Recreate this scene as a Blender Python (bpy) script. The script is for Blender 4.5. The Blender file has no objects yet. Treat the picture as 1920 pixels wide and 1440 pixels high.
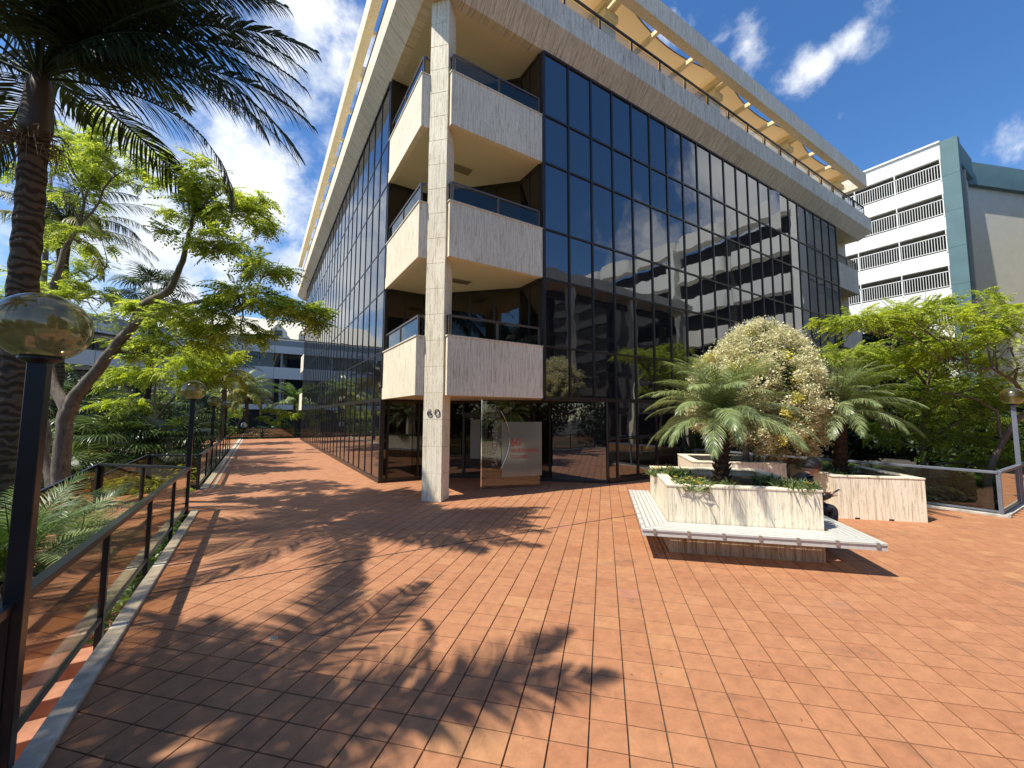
import bpy, math, random
import numpy as np
from math import sin, cos, tan, pi, radians, sqrt, hypot, atan2
from mathutils import Vector, Matrix, Quaternion

random.seed(7)
RNG = np.random.default_rng(11)
scene = bpy.context.scene
COL = scene.collection

# ------------------------------------------------------------------ camera
F_PX, PITCH, AZ, ROLL, EYE = 756.88, radians(4.616), radians(32.163), radians(.204), 1.9
_h = Vector((sin(AZ), cos(AZ), 0)); _r = Vector((cos(AZ), -sin(AZ), 0)); _z = Vector((0, 0, 1))
FW = _h*cos(PITCH) + _z*sin(PITCH); UP0 = _z*cos(PITCH) - _h*sin(PITCH)
RT = _r*cos(ROLL) + UP0*sin(ROLL); UP = UP0*cos(ROLL) - _r*sin(ROLL)
CAM = Vector((0, 0, EYE))
cam_data = bpy.data.cameras.new('camera')
cam_data.sensor_width = 36.0
cam_data.lens = F_PX/1920*36.0
cam_data.clip_start = 0.05
cam_data.clip_end = 3000
cam = bpy.data.objects.new('camera', cam_data)
COL.objects.link(cam)
m3 = Matrix((RT, UP, -FW)).transposed()
cam.matrix_world = Matrix.Translation(CAM) @ m3.to_4x4()
scene.camera = cam

def P(px, py, k):
    """a point of the place: sight line through photo pixel (px,py), k metres ahead"""
    return CAM + (FW + RT*((px-960)/F_PX) - UP*((py-720)/F_PX))*k

def proj(p):
    d = Vector(p)-CAM; k = d.dot(FW)
    if k <= 0.05: return None
    return (960+F_PX*d.dot(RT)/k, 720-F_PX*d.dot(UP)/k, k)

# ------------------------------------------------------------------ sun, sky, exposure
SUN = Vector((-.58, .04, 1.0)).normalized()
sd = bpy.data.lights.new('sun', 'SUN'); sd.energy = 4.9; sd.angle = radians(.53); sd.color = (1.0, .95, .84)
sun = bpy.data.objects.new('sun', sd); COL.objects.link(sun)
sun.rotation_euler = SUN.to_track_quat('Z', 'Y').to_euler(); sun.location = (-20, 0, 40)
scene.view_settings.view_transform = 'Standard'
scene.view_settings.look = 'None'
scene.view_settings.gamma = 1.0
scene.view_settings.use_curve_mapping = False
scene.view_settings.exposure = 0.50

world = bpy.data.worlds.new('World'); scene.world = world; world.use_nodes = True
wn = world.node_tree.nodes; wl = world.node_tree.links
wn.clear()
w_out = wn.new('ShaderNodeOutputWorld'); w_bg = wn.new('ShaderNodeBackground')
w_bg.inputs['Strength'].default_value = 0.118
sky = wn.new('ShaderNodeTexSky'); sky.sky_type = 'NISHITA'; sky.sun_disc = False
sky.sun_elevation = math.asin(SUN.z); sky.sun_rotation = atan2(SUN.x, SUN.y)
sky.air_density = 1.0; sky.dust_density = 0.35; sky.ozone_density = 3.0; sky.altitude = 50
hsv = wn.new('ShaderNodeHueSaturation'); hsv.inputs['Saturation'].default_value = 1.24; hsv.inputs['Value'].default_value = 1.14; hsv.inputs['Hue'].default_value = .504
wl.new(sky.outputs[0], hsv.inputs['Color'])
w_tc = wn.new('ShaderNodeTexCoord')

def wmath(op, a, b=None, c=None, clamp=False):
    n = wn.new('ShaderNodeMath'); n.operation = op; n.use_clamp = clamp
    for i, v in enumerate((a, b, c)):
        if v is None: continue
        if isinstance(v, (int, float)): n.inputs[i].default_value = v
        else: wl.new(v, n.inputs[i])
    return n.outputs[0]
def dirpx(px, py, flip=None):
    d = (FW + RT*((px-960)/F_PX) - UP*((py-720)/F_PX)).normalized()
    if flip == 'y': d = Vector((d.x, -d.y, d.z))
    if flip == 'x': d = Vector((-d.x, d.y, d.z))
    return d
# cloud banks: direction, radius, strength
CLOUDS = [(dirpx(480, 360), .26, 1.0), (dirpx(330, 420), .3, 1.0), (dirpx(545, 500), .15, .8), (dirpx(200, 480), .3, .7),
          (dirpx(560, 30), .2, .72), (dirpx(640, 110), .14, .66), (dirpx(560, 200), .12, .5),
          (dirpx(1400, 80), .075, .72), (dirpx(1355, 72), .05, .55), (dirpx(1600, 72), .055, .62), (dirpx(1520, 135), .07, .62), (dirpx(1250, 40), .06, .45),
          (dirpx(1590, 215), .04, .25), (dirpx(1900, 265), .07, .28),
          (dirpx(1210, 460, 'y'), .13, .75), (dirpx(1380, 330, 'y'), .2, .95), (dirpx(1500, 380, 'y'), .22, .9), (dirpx(1120, 440, 'y'), .08, .5),
          (Vector((-.9, -.2, .35)), .4, .7), (Vector((.4, .8, .12)), .3, .4)]
mask = None
for d, r, s in CLOUDS:
    vd = wn.new('ShaderNodeVectorMath'); vd.operation = 'DISTANCE'
    wl.new(w_tc.outputs['Generated'], vd.inputs[0]); vd.inputs[1].default_value = d.normalized()
    t = wmath('DIVIDE', vd.outputs['Value'], r)
    t = wmath('SUBTRACT', 1.0, t, clamp=True)
    t = wmath('MULTIPLY', t, s)
    mask = t if mask is None else wmath('MAXIMUM', mask, t)
mp = wn.new('ShaderNodeMapping'); mp.inputs['Scale'].default_value = (1, 1, 1.15); wl.new(w_tc.outputs['Generated'], mp.inputs['Vector'])
nz = wn.new('ShaderNodeTexNoise'); nz.inputs['Scale'].default_value = 8.5; nz.inputs['Detail'].default_value = 11; nz.inputs['Roughness'].default_value = .62; nz.inputs['Distortion'].default_value = .12
wl.new(mp.outputs[0], nz.inputs['Vector'])
dens = wmath('ADD', wmath('MULTIPLY', mask, 1.15), wmath('MULTIPLY', wmath('SUBTRACT', nz.outputs[0], .5), 2.3))
mr = wn.new('ShaderNodeMapRange'); mr.interpolation_type = 'SMOOTHSTEP'
wl.new(dens, mr.inputs['Value']); mr.inputs['From Min'].default_value = .22; mr.inputs['From Max'].default_value = 1.0
cov = wmath('MULTIPLY', mr.outputs[0], wmath('GREATER_THAN', mask, .002))
shade = wn.new('ShaderNodeTexNoise'); shade.inputs['Scale'].default_value = 7; shade.inputs['Detail'].default_value = 5; wl.new(w_tc.outputs['Generated'], shade.inputs['Vector'])
cr = wn.new('ShaderNodeValToRGB'); cr.color_ramp.elements[0].position = .35; cr.color_ramp.elements[0].color = (4.6, 5.2, 6.1, 1); cr.color_ramp.elements[1].position = .62; cr.color_ramp.elements[1].color = (7.6, 7.7, 7.8, 1)
wl.new(shade.outputs[0], cr.inputs[0])
mixc = wn.new('ShaderNodeMixRGB'); wl.new(cov, mixc.inputs[0]); wl.new(hsv.outputs[0], mixc.inputs[1]); wl.new(cr.outputs[0], mixc.inputs[2])
wl.new(mixc.outputs[0], w_bg.inputs['Color']); wl.new(w_bg.outputs[0], w_out.inputs['Surface'])

# ------------------------------------------------------------------ materials
class NT:
    def __init__(self, name):
        self.m = bpy.data.materials.new(name); self.m.use_nodes = True
        self.t = self.m.node_tree; self.t.nodes.clear()
        self.out = self.t.nodes.new('ShaderNodeOutputMaterial')
    def n(self, typ, **kw):
        nd = self.t.nodes.new('ShaderNode'+typ)
        for k, v in kw.items():
            if k in nd.inputs.keys() if hasattr(nd.inputs, 'keys') else False: nd.inputs[k].default_value = v
            else: setattr(nd, k, v)
        return nd
    def l(self, a, b): self.t.links.new(a, b)
    def math(self, op, a, b=None, clamp=False):
        nd = self.t.nodes.new('ShaderNodeMath'); nd.operation = op; nd.use_clamp = clamp
        for i, v in enumerate((a, b)):
            if v is None: continue
            if isinstance(v, (int, float)): nd.inputs[i].default_value = v
            else: self.l(v, nd.inputs[i])
        return nd.outputs[0]
    def noise(self, scale, detail=4, rough=.55, vec=None, dist=0):
        nd = self.t.nodes.new('ShaderNodeTexNoise'); nd.inputs['Scale'].default_value = scale
        nd.inputs['Detail'].default_value = detail; nd.inputs['Roughness'].default_value = rough; nd.inputs['Distortion'].default_value = dist
        self.l(vec if vec is not None else self.pos(), nd.inputs['Vector']); return nd.outputs[0]
    def pos(self):
        if not hasattr(self, '_g'): self._g = self.t.nodes.new('ShaderNodeNewGeometry')
        return self._g.outputs['Position']
    def geo(self): self.pos(); return self._g
    def mapping(self, scale, rot=(0, 0, 0), vec=None, loc=(0, 0, 0)):
        nd = self.t.nodes.new('ShaderNodeMapping'); nd.inputs['Scale'].default_value = scale; nd.inputs['Rotation'].default_value = rot; nd.inputs['Location'].default_value = loc
        self.l(vec if vec is not None else self.pos(), nd.inputs['Vector']); return nd.outputs[0]
    def ramp(self, fac, stops):
        nd = self.t.nodes.new('ShaderNodeValToRGB'); e = nd.color_ramp.elements
        while len(e) < len(stops): e.new(.5)
        for i, (p, c) in enumerate(stops):
            e[i].position = p; e[i].color = (*c, 1) if len(c) == 3 else c
        self.l(fac, nd.inputs[0]); return nd.outputs[0]
    def mix(self, fac, a, b, mode='MIX'):
        nd = self.t.nodes.new('ShaderNodeMixRGB'); nd.blend_type = mode
        for i, v in enumerate((fac, a, b)):
            if isinstance(v, (int, float)): nd.inputs[i].default_value = v
            elif isinstance(v, tuple): nd.inputs[i].default_value = (*v, 1)
            else: self.l(v, nd.inputs[i])
        return nd.outputs[0]
    def bump(self, h, strength, dist=.01):
        nd = self.t.nodes.new('ShaderNodeBump'); nd.inputs['Strength'].default_value = strength; nd.inputs['Distance'].default_value = dist
        self.l(h, nd.inputs['Height']); return nd.outputs[0]
    def principled(self, color, rough=.6, metal=0, spec=.5, normal=None, ior=1.5):
        nd = self.t.nodes.new('ShaderNodeBsdfPrincipled')
        if isinstance(color, tuple): nd.inputs['Base Color'].default_value = (*color, 1)
        else: self.l(color, nd.inputs['Base Color'])
        if isinstance(rough, (int, float)): nd.inputs['Roughness'].default_value = rough
        else: self.l(rough, nd.inputs['Roughness'])
        nd.inputs['Metallic'].default_value = metal; nd.inputs['IOR'].default_value = ior
        nd.inputs['Specular IOR Level'].default_value = spec
        if normal is not None: self.l(normal, nd.inputs['Normal'])
        return nd
    def done(self, sh):
        self.l(sh.outputs[0], self.out.inputs['Surface']); return self.m

def simple(name, color, rough=.6, metal=0, var=.12, scale=3, spec=.5, bump=0):
    n = NT(name); a = n.noise(scale, 5)
    c = n.mix(1.0, n.ramp(a, [(.3, (1-var,)*3), (.7, (1+var*.5,)*3)]), color, 'MULTIPLY')
    nm = n.bump(n.noise(scale*30, 3), bump, .004) if bump else None
    return n.done(n.principled(c, rough, metal, spec, nm))

def travertine(name, lo, mid, hi, zs=.75, amt=1.0, ax='xy'):
    n = NT(name)
    sx = 1.0 if 'x' in ax else .03; sy = 1.0 if 'y' in ax else .03
    v = n.mapping((20*sx, 20*sy, zs)); a = n.noise(1.6, 9, .74, v, .1)
    v2 = n.mapping((70*sx, 70*sy, 8.5)); b = n.noise(1.0, 6, .78, v2)
    big = n.noise(.55, 3)
    base = n.ramp(a, [(.34, lo), (.46, mid), (.56, hi), (.78, tuple(min(1, x*1.04) for x in hi))])
    pits = n.ramp(b, [(.37, (.34, .28, .21)), (.435, (1, 1, 1))])
    c = n.mix(.75*amt, base, pits, 'MULTIPLY')
    st = n.ramp(n.noise(1.0, 6, .6, n.mapping((26*sx, 26*sy, 2.6))), [(.35, (.50, .42, .33)), (.45, (1, 1, 1))])
    c = n.mix(.5*amt, c, st, 'MULTIPLY')
    c = n.mix(.35, c, n.ramp(big, [(.35, (.75, .72, .68)), (.65, (1.08, 1.06, 1.02))]), 'MULTIPLY')
    return n.done(n.principled(c, .72, 0, .3, n.bump(b, .35, .004)))

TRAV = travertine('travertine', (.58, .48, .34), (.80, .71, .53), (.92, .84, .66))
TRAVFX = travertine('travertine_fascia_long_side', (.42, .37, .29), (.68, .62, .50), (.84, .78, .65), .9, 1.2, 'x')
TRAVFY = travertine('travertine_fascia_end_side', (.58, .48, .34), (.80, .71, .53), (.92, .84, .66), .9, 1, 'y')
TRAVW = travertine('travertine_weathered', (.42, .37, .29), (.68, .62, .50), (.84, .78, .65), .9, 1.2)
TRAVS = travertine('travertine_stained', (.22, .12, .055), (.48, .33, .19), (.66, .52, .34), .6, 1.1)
SOFFIT = simple('soffit_paint', (.74, .65, .44), .7, var=.06, scale=.8)
CREAM = simple('cream_steel', (.78, .68, .42), .55, var=.1, scale=2)
BRONZE = simple('dark_bronze_aluminium', (.040, .034, .030), .35, .3, var=.25, scale=1.2)
BRONZE2 = simple('brown_aluminium_rail', (.16, .125, .10), .35, .5, var=.1, scale=2)
BLACKST = simple('black_painted_steel', (.018, .019, .022), .32, .2, var=.3, scale=5)
GREYST = simple('blue_grey_painted_steel', (.17, .19, .23), .38, .2, var=.15, scale=5)
CONC = simple('pale_concrete_kerb', (.50, .47, .40), .85, var=.35, scale=9, bump=.3)
CONCR = simple('grey_concrete', (.34, .33, .30), .85, var=.25, scale=2, bump=.2)
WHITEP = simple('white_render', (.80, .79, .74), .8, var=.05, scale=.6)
BEIGEW = simple('shaded_grey_render', (.66, .64, .55), .8, var=.06, scale=1.5, bump=.3)  # the wall's own even beige-grey
TEAL = simple('teal_render', (.105, .185, .20), .75, var=.12, scale=.9, bump=.2)
LIGHTB = simple('pale_grey_panel', (.66, .63, .58), .6, var=.05, scale=.4)
GREYB = simple('mid_grey_panel', (.27, .28, .28), .6, var=.05, scale=.4)
DARK = simple('dark_interior', (.012, .011, .010), .8, var=.2)
WOODW = simple('white_painted_timber', (.52, .51, .46), .55, var=.10, scale=14, bump=.15)
METALC = simple('stainless_clip', (.42, .38, .33), .4, .6)
SOIL = simple('garden_soil', (.035, .026, .017), .95, var=.5, scale=12, bump=.6)
MULCH = simple('bark_mulch', (.075, .045, .028), .95, var=.6, scale=25, bump=.8)
BRICKS = simple('red_brick_step', (.40, .17, .09), .8, var=.3, scale=5, bump=.2)
ROOFT = simple('cream_roof_tiles', (.55, .52, .42), .8, var=.15, scale=4)
n = NT('tan_shade_cloth'); p = n.principled((.70, .56, .36), .9, 0, .2); tr = n.t.nodes.new('ShaderNodeBsdfTranslucent'); tr.inputs[0].default_value = (.80, .65, .43, 1)
mx = n.t.nodes.new('ShaderNodeMixShader'); mx.inputs[0].default_value = .55; n.l(p.outputs[0], mx.inputs[1]); n.l(tr.outputs[0], mx.inputs[2]); SAIL = n.done(mx)
CHROME = simple('polished_steel', (.75, .75, .72), .12, 1.0, var=.05)
REDP = simple('red_sign_vinyl', (.42, .03, .03), .5, var=.05)
GREYSIGN = simple('grey_vinyl_letters', (.22, .21, .19), .5, var=.05)
WHITEG = simple('white_diffuser', (.75, .73, .66), .5, var=.03)
RUBBER = simple('dark_joint_sealant', (.035, .028, .024), .8, var=.3, scale=20)
GRATE = simple('worn_steel_grate', (.30, .29, .25), .4, .7, var=.3, scale=40)
STICKER = simple('door_panel_grey', (.20, .21, .18), .5, var=.05)

def tile_mat(name='terracotta_tile'):
    n = NT(name)
    rot = n.mapping((1/TM, 1/TM, 1), (0, 0, radians(45)), loc=(TLX, TLY, 0))
    fl = n.t.nodes.new('ShaderNodeVectorMath'); fl.operation = 'FLOOR'; n.l(rot, fl.inputs[0])
    sep = n.t.nodes.new('ShaderNodeSeparateXYZ'); n.l(fl.outputs[0], sep.inputs[0])
    cmb = n.t.nodes.new('ShaderNodeCombineXYZ'); n.l(sep.outputs[0], cmb.inputs[0]); n.l(sep.outputs[1], cmb.inputs[1])
    wnz = n.t.nodes.new('ShaderNodeTexWhiteNoise'); wnz.noise_dimensions = '3D'; n.l(cmb.outputs[0], wnz.inputs['Vector'])
    base = n.ramp(wnz.outputs['Value'], [(0, (.365, .160, .078)), (.25, (.392, .178, .087)), (.7, (.405, .187, .092)), (.93, (.418, .197, .096)), (.985, (.44, .22, .103)), (1, (.40, .18, .11))])
    a = n.noise(9, 6, .6); c = n.mix(.55, base, n.ramp(a, [(.3, (.70, .67, .66)), (.62, (1.12, 1.10, 1.08))]), 'MULTIPLY')
    c = n.mix(.4, c, n.ramp(n.noise(34, 4, .65), [(.32, (.80, .79, .78)), (.66, (1.10, 1.09, 1.07))]), 'MULTIPLY')
    f = n.noise(130, 3, .7); c = n.mix(.35, c, n.ramp(f, [(.3, (.72, .70, .68)), (.7, (1.15, 1.14, 1.12))]), 'MULTIPLY')
    # worn dark patches and spill marks
    blot = n.noise(1.7, 5, .62, dist=.6); c = n.mix(n.ramp(blot, [(.60, (0, 0, 0)), (.74, (.5, .5, .5))]), c, (.13, .085, .06))
    vb = n.noise(4.3, 3, .5, dist=.8); c = n.mix(n.ramp(vb, [(.70, (0, 0, 0)), (.78, (.45, .45, .45))]), c, (.12, .08, .055))
    # algae and grime collected along the kerb beside the garden
    px = n.t.nodes.new('ShaderNodeSeparateXYZ'); n.l(n.pos(), px.inputs[0])
    mrn = n.t.nodes.new('ShaderNodeMapRange'); n.l(px.outputs[0], mrn.inputs['Value']); mrn.inputs['From Min'].default_value = -.9; mrn.inputs['From Max'].default_value = .9; mrn.inputs['To Min'].default_value = .5; mrn.inputs['To Max'].default_value = 0
    mry = n.t.nodes.new('ShaderNodeMapRange'); n.l(px.outputs[1], mry.inputs['Value']); mry.inputs['From Min'].default_value = 3.2; mry.inputs['From Max'].default_value = 5.0; mry.inputs['To Min'].default_value = 1; mry.inputs['To Max'].default_value = .25
    g = n.math('MULTIPLY', n.math('MULTIPLY', mrn.outputs[0], mry.outputs[0]), n.ramp(n.noise(3.5, 6, .65), [(.35, (.35,)*3), (.6, (1.25,)*3)]))
    c = n.mix(g, c, (.085, .07, .052))
    rg = n.ramp(n.noise(20, 4), [(.3, (.55,)*3), (.7, (.8,)*3)])
    return n.done(n.principled(c, rg, 0, .35, n.bump(f, .18, .003)))
TM = .2290
A0, B0 = -.117, 2.985        # one joint of each family
# mapping rotates the point by +45deg: (x,y)->((x-y)/r2,(x+y)/r2), scaled first, so offsets are in tile units
TLX, TLY = -A0/TM, -B0/TM
# Mapping node (POINT) order: scale, rotate, translate
TILE = tile_mat()
GROUT = simple('grout', (.105, .085, .055), .95, var=.3, scale=6)

def glass_facade(name, F0ior, wav, tint=(.012, .012, .014)):
    n = NT(name)
    pnoise = n.noise(.9, 2, .4)
    b = n.bump(pnoise, wav, .02)
    p = n.principled(tint, .015, 0, .5, b, F0ior)
    return n.done(p)
GLASSR = glass_facade('dark_mirror_glass', 2.42, .34)
GLASSD = glass_facade('dark_bronze_window_glass', 1.75, .12, (.010, .007, .005))
GLASSF = glass_facade('distant_window_glass', 1.6, .0, (.012, .013, .016))

def schlick(n, f0):
    lw_ = n.t.nodes.new('ShaderNodeLayerWeight'); lw_.inputs[0].default_value = .5
    p = n.math('POWER', lw_.outputs['Facing'], 4.0)
    return n.math('ADD', n.math('MULTIPLY', p, (1-f0)*.85), f0)
def thin_glass(name, tint, f0, rough=0.0, tr=1.0):
    n = NT(name)
    t = n.t.nodes.new('ShaderNodeBsdfTransparent'); t.inputs[0].default_value = (*tint, 1)
    g = n.t.nodes.new('ShaderNodeBsdfGlossy'); g.inputs['Roughness'].default_value = rough; g.inputs[0].default_value = (1, .97, .92, 1)
    mx = n.t.nodes.new('ShaderNodeMixShader'); n.l(schlick(n, f0), mx.inputs[0]); n.l(t.outputs[0], mx.inputs[1]); n.l(g.outputs[0], mx.inputs[2])
    return n.done(mx)
G_RAIL = thin_glass('bronze_railing_glass', (.90, .83, .72), .10)
G_BALC = thin_glass('grey_balcony_glass', (.50, .54, .53), .05)
G_CLEAR = thin_glass('clear_wind_screen_glass', (.86, .88, .84), .06)
G_ROOF = thin_glass('roof_balustrade_glass', (.82, .84, .85), .05)
n = NT('smoked_amber_globe'); t = n.t.nodes.new('ShaderNodeBsdfTransparent'); t.inputs[0].default_value = (.62, .59, .38, 1)
g = n.t.nodes.new('ShaderNodeBsdfGlossy'); g.inputs['Roughness'].default_value = .09; g.inputs[0].default_value = (1, .97, .85, 1)
tl = n.t.nodes.new('ShaderNodeBsdfTranslucent'); tl.inputs[0].default_value = (.40, .37, .19, 1)
m0 = n.t.nodes.new('ShaderNodeMixShader'); m0.inputs[0].default_value = .42; n.l(t.outputs[0], m0.inputs[1]); n.l(tl.outputs[0], m0.inputs[2])
mx = n.t.nodes.new('ShaderNodeMixShader'); n.l(schlick(n, .09), mx.inputs[0]); n.l(m0.outputs[0], mx.inputs[1]); n.l(g.outputs[0], mx.inputs[2]); G_GLOBE = n.done(mx)
n = NT('frosted_sign_glass'); t = n.t.nodes.new('ShaderNodeBsdfTransparent'); t.inputs[0].default_value = (.55, .57, .52, 1)
d = n.principled((.21, .225, .175), .12, 0, .6, None, 1.8); mx = n.t.nodes.new('ShaderNodeMixShader'); mx.inputs[0].default_value = .85
n.l(t.outputs[0], mx.inputs[1]); n.l(d.outputs[0], mx.inputs[2]); FROST = n.done(mx)

def leaf(name, c1, c2, c3, trans=.35, rough=.5, clump=1.2, tt=(1.3, 1.25, .7)):
    n = NT(name)
    r = n.geo().outputs['Random Per Island']
    a = n.math('ADD', n.math('MULTIPLY', r, .6), n.math('MULTIPLY', n.noise(clump, 3), .5))
    c = n.ramp(a, [(.25, c1), (.5, c2), (.85, c3)])
    p = n.principled(c, rough, 0, .4)
    tr = n.t.nodes.new('ShaderNodeBsdfTranslucent'); n.l(n.mix(1.0, c, tt, 'MULTIPLY'), tr.inputs[0])
    mx = n.t.nodes.new('ShaderNodeMixShader'); mx.inputs[0].default_value = trans; n.l(p.outputs[0], mx.inputs[1]); n.l(tr.outputs[0], mx.inputs[2])
    return n.done(mx)
L_LIME = leaf('lime_feathery_leaves', (.10, .17, .028), (.29, .38, .05), (.52, .58, .11), .58)
L_LIME2 = leaf('yellow_lime_feathery_leaves', (.13, .20, .022), (.34, .43, .035), (.55, .60, .08), .5)
L_PALM = leaf('dark_palm_leaflets', (.014, .026, .009), (.026, .046, .014), (.05, .07, .025), .12, .55)
L_PALMG = leaf('grey_green_date_palm_leaflets', (.09, .135, .05), (.20, .26, .10), (.38, .44, .20), .28, .32)
L_PALMB = leaf('browned_palm_leaflets', (.10, .05, .015), (.15, .09, .03), (.10, .11, .035), .25, .5)
L_PALMY = leaf('yellow_green_palm_leaflets', (.11, .13, .02), (.22, .22, .035), (.34, .30, .05), .3, .45)
L_FAN = leaf('fan_palm_leaves', (.035, .06, .018), (.065, .105, .025), (.15, .20, .06), .25, .35)
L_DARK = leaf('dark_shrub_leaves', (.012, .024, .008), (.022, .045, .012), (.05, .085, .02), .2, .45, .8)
L_MID = leaf('mid_green_leaves', (.035, .075, .015), (.075, .14, .022), (.15, .24, .04), .3, .45)
L_VAR = leaf('variegated_cream_leaves', (.44, .44, .22), (.72, .68, .42), (.84, .80, .54), .35, .5, 2.5, (1.05, 1.0, .85))
L_VARY = leaf('new_yellow_leaves', (.45, .42, .06), (.62, .56, .10), (.7, .62, .2), .3, .5)
L_GAZ = leaf('gazania_leaves', (.06, .10, .03), (.13, .19, .05), (.27, .32, .13), .25, .5)
PETAL = leaf('yellow_petals', (.7, .36, .02), (.8, .5, .03), (.85, .6, .08), .2, .6)
def bark(name, c1, c2, zs, ring=False):
    n = NT(name)
    if ring:
        w = n.t.nodes.new('ShaderNodeTexWave'); w.wave_type = 'BANDS'; w.bands_direction = 'Z'; w.inputs['Scale'].default_value = zs; w.inputs['Distortion'].default_value = 9; w.inputs['Detail'].default_value = 3; w.inputs['Detail Scale'].default_value = 1.5
        n.l(n.pos(), w.inputs['Vector']); a = w.outputs['Fac']
    else: a = n.noise(1, 7, .65, n.mapping((22, 22, zs)), .6)
    c = n.ramp(a, [(.25, c1), (.7, c2)])
    c = n.mix(.5, c, n.ramp(n.noise(6, 4), [(.35, (.6,)*3), (.6, (1.1,)*3)]), 'MULTIPLY')
    return n.done(n.principled(c, .85, 0, .2, n.bump(a, .7, .02)))
BARK = bark('grey_brown_bark', (.085, .066, .05), (.28, .23, .18), 5)
BARKP = bark('ringed_palm_bark', (.060, .043, .031), (.14, .105, .075), 2.6, True)
BARKD = bark('dark_fibrous_palm_bark', (.018, .010, .007), (.085, .045, .028), 9)
SHAFT = simple('palm_crownshaft', (.085, .055, .030), .5, var=.3, scale=3)
STRAW = leaf('dry_seed_strings', (.12, .08, .045), (.22, .15, .09), (.32, .23, .14), .2, .7)

# ------------------------------------------------------------------ geometry helpers
R2 = sqrt(.5)
AX = Vector((R2, -R2, 0)); BX = Vector((R2, R2, 0))
def AB(a, b, z=0): return Vector(((a+b)*R2, (b-a)*R2, z))

class MB:
    def __init__(s): s.v = []; s.f = []; s.mi = []
    def add(s, vs, fs, mi=0):
        o = len(s.v); s.v += [tuple(v) for v in vs]; s.f += [tuple(i+o for i in f) for f in fs]; s.mi += [mi]*len(fs); return s
    def box(s, x0, x1, y0, y1, z0, z1, M=None, mi=0):
        vs = [Vector((x, y, z)) for z in (z0, z1) for y in (y0, y1) for x in (x0, x1)]
        if M is not None: vs = [M @ v for v in vs]
        return s.add(vs, [(0, 2, 3, 1), (4, 5, 7, 6), (0, 1, 5, 4), (2, 6, 7, 3), (0, 4, 6, 2), (1, 3, 7, 5)], mi)
    def beam(s, p, q, w, h, up=(0, 0, 1), mi=0):
        p = Vector(p); q = Vector(q); d = (q-p).normalized(); up = Vector(up)
        sd = d.cross(up)
        if sd.length < 1e-4: sd = Vector((1, 0, 0))
        sd.normalize(); u = sd.cross(d).normalized()
        vs = [c + sd*(w/2*i) + u*(h/2*j) for c in (p, q) for j in (-1, 1) for i in (-1, 1)]
        return s.add(vs, [(0, 2, 3, 1), (4, 5, 7, 6), (0, 1, 5, 4), (2, 6, 7, 3), (0, 4, 6, 2), (1, 3, 7, 5)], mi)
    def prism(s, poly, z0, z1, mi=0):
        n = len(poly); vs = [(p[0], p[1], z0) for p in poly] + [(p[0], p[1], z1) for p in poly]
        fs = [tuple(range(n-1, -1, -1)), tuple(range(n, 2*n))] + [(i, (i+1) % n, (i+1) % n+n, i+n) for i in range(n)]
        return s.add(vs, fs, mi)
    def loft(s, rings, cap=True, mi=0):
        n = len(rings[0]); vs = [v for r in rings for v in r]; fs = []
        for k in range(len(rings)-1):
            for i in range(n): j = (i+1) % n; fs.append((k*n+i, k*n+j, (k+1)*n+j, (k+1)*n+i))
        if cap: fs += [tuple(range(n-1, -1, -1)), tuple(range((len(rings)-1)*n, len(rings)*n))]
        return s.add(vs, fs, mi)
    def tube(s, pts, rad, sides=8, cap=True, mi=0):
        pts = [Vector(p) for p in pts]; rings = []; prev = None
        for i, p in enumerate(pts):
            d = (pts[min(i+1, len(pts)-1)] - pts[max(i-1, 0)]).normalized()
            if prev is None: u = d.orthogonal().normalized()
            else: u = (prev - d*prev.dot(d)).normalized()
            prev = u; w = d.cross(u); r = rad[i] if isinstance(rad, (list, tuple)) else rad
            rings.append([p + (u*cos(2*pi*k/sides) + w*sin(2*pi*k/sides))*r for k in range(sides)])
        return s.loft(rings, cap, mi)
    def sphere(s, c, rx, rz, seg=24, rings=14, z_cut=-1.0, mi=0):
        c = Vector(c); rs = []
        th0 = math.acos(max(-1, z_cut))
        for i in range(rings+1):
            th = max(.001, i/rings*th0) if i else .02
            rs.append([c + Vector((rx*sin(th)*cos(2*pi*k/seg), rx*sin(th)*sin(2*pi*k/seg), rz*cos(th))) for k in range(seg)])
        return s.loft(rs[::-1], True, mi)
    def build(s, name, mats, parent=None, smooth=False, center=True, bevel=0):
        me = bpy.data.meshes.new(name)
        c = Vector((0, 0, 0))
        if center and s.v:
            a = np.array(s.v); c = Vector(((a.min(0)+a.max(0))/2).tolist())
            vs = (a-np.array(c)).tolist()
        else: vs = s.v
        me.from_pydata(vs, [], s.f)
        ms = mats if isinstance(mats, (list, tuple)) else [mats]
        for m in ms: me.materials.append(m)
        if len(ms) > 1: me.polygons.foreach_set('material_index', s.mi)
        if smooth: me.polygons.foreach_set('use_smooth', [True]*len(me.polygons))
        me.update()
        o = bpy.data.objects.new(name, me); o.location = c; COL.objects.link(o)
        if bevel:
            md = o.modifiers.new('edge', 'BEVEL'); md.width = bevel; md.segments = 1; md.limit_method = 'ANGLE'
        if parent is not None: setparent(o, parent)
        return o

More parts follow.
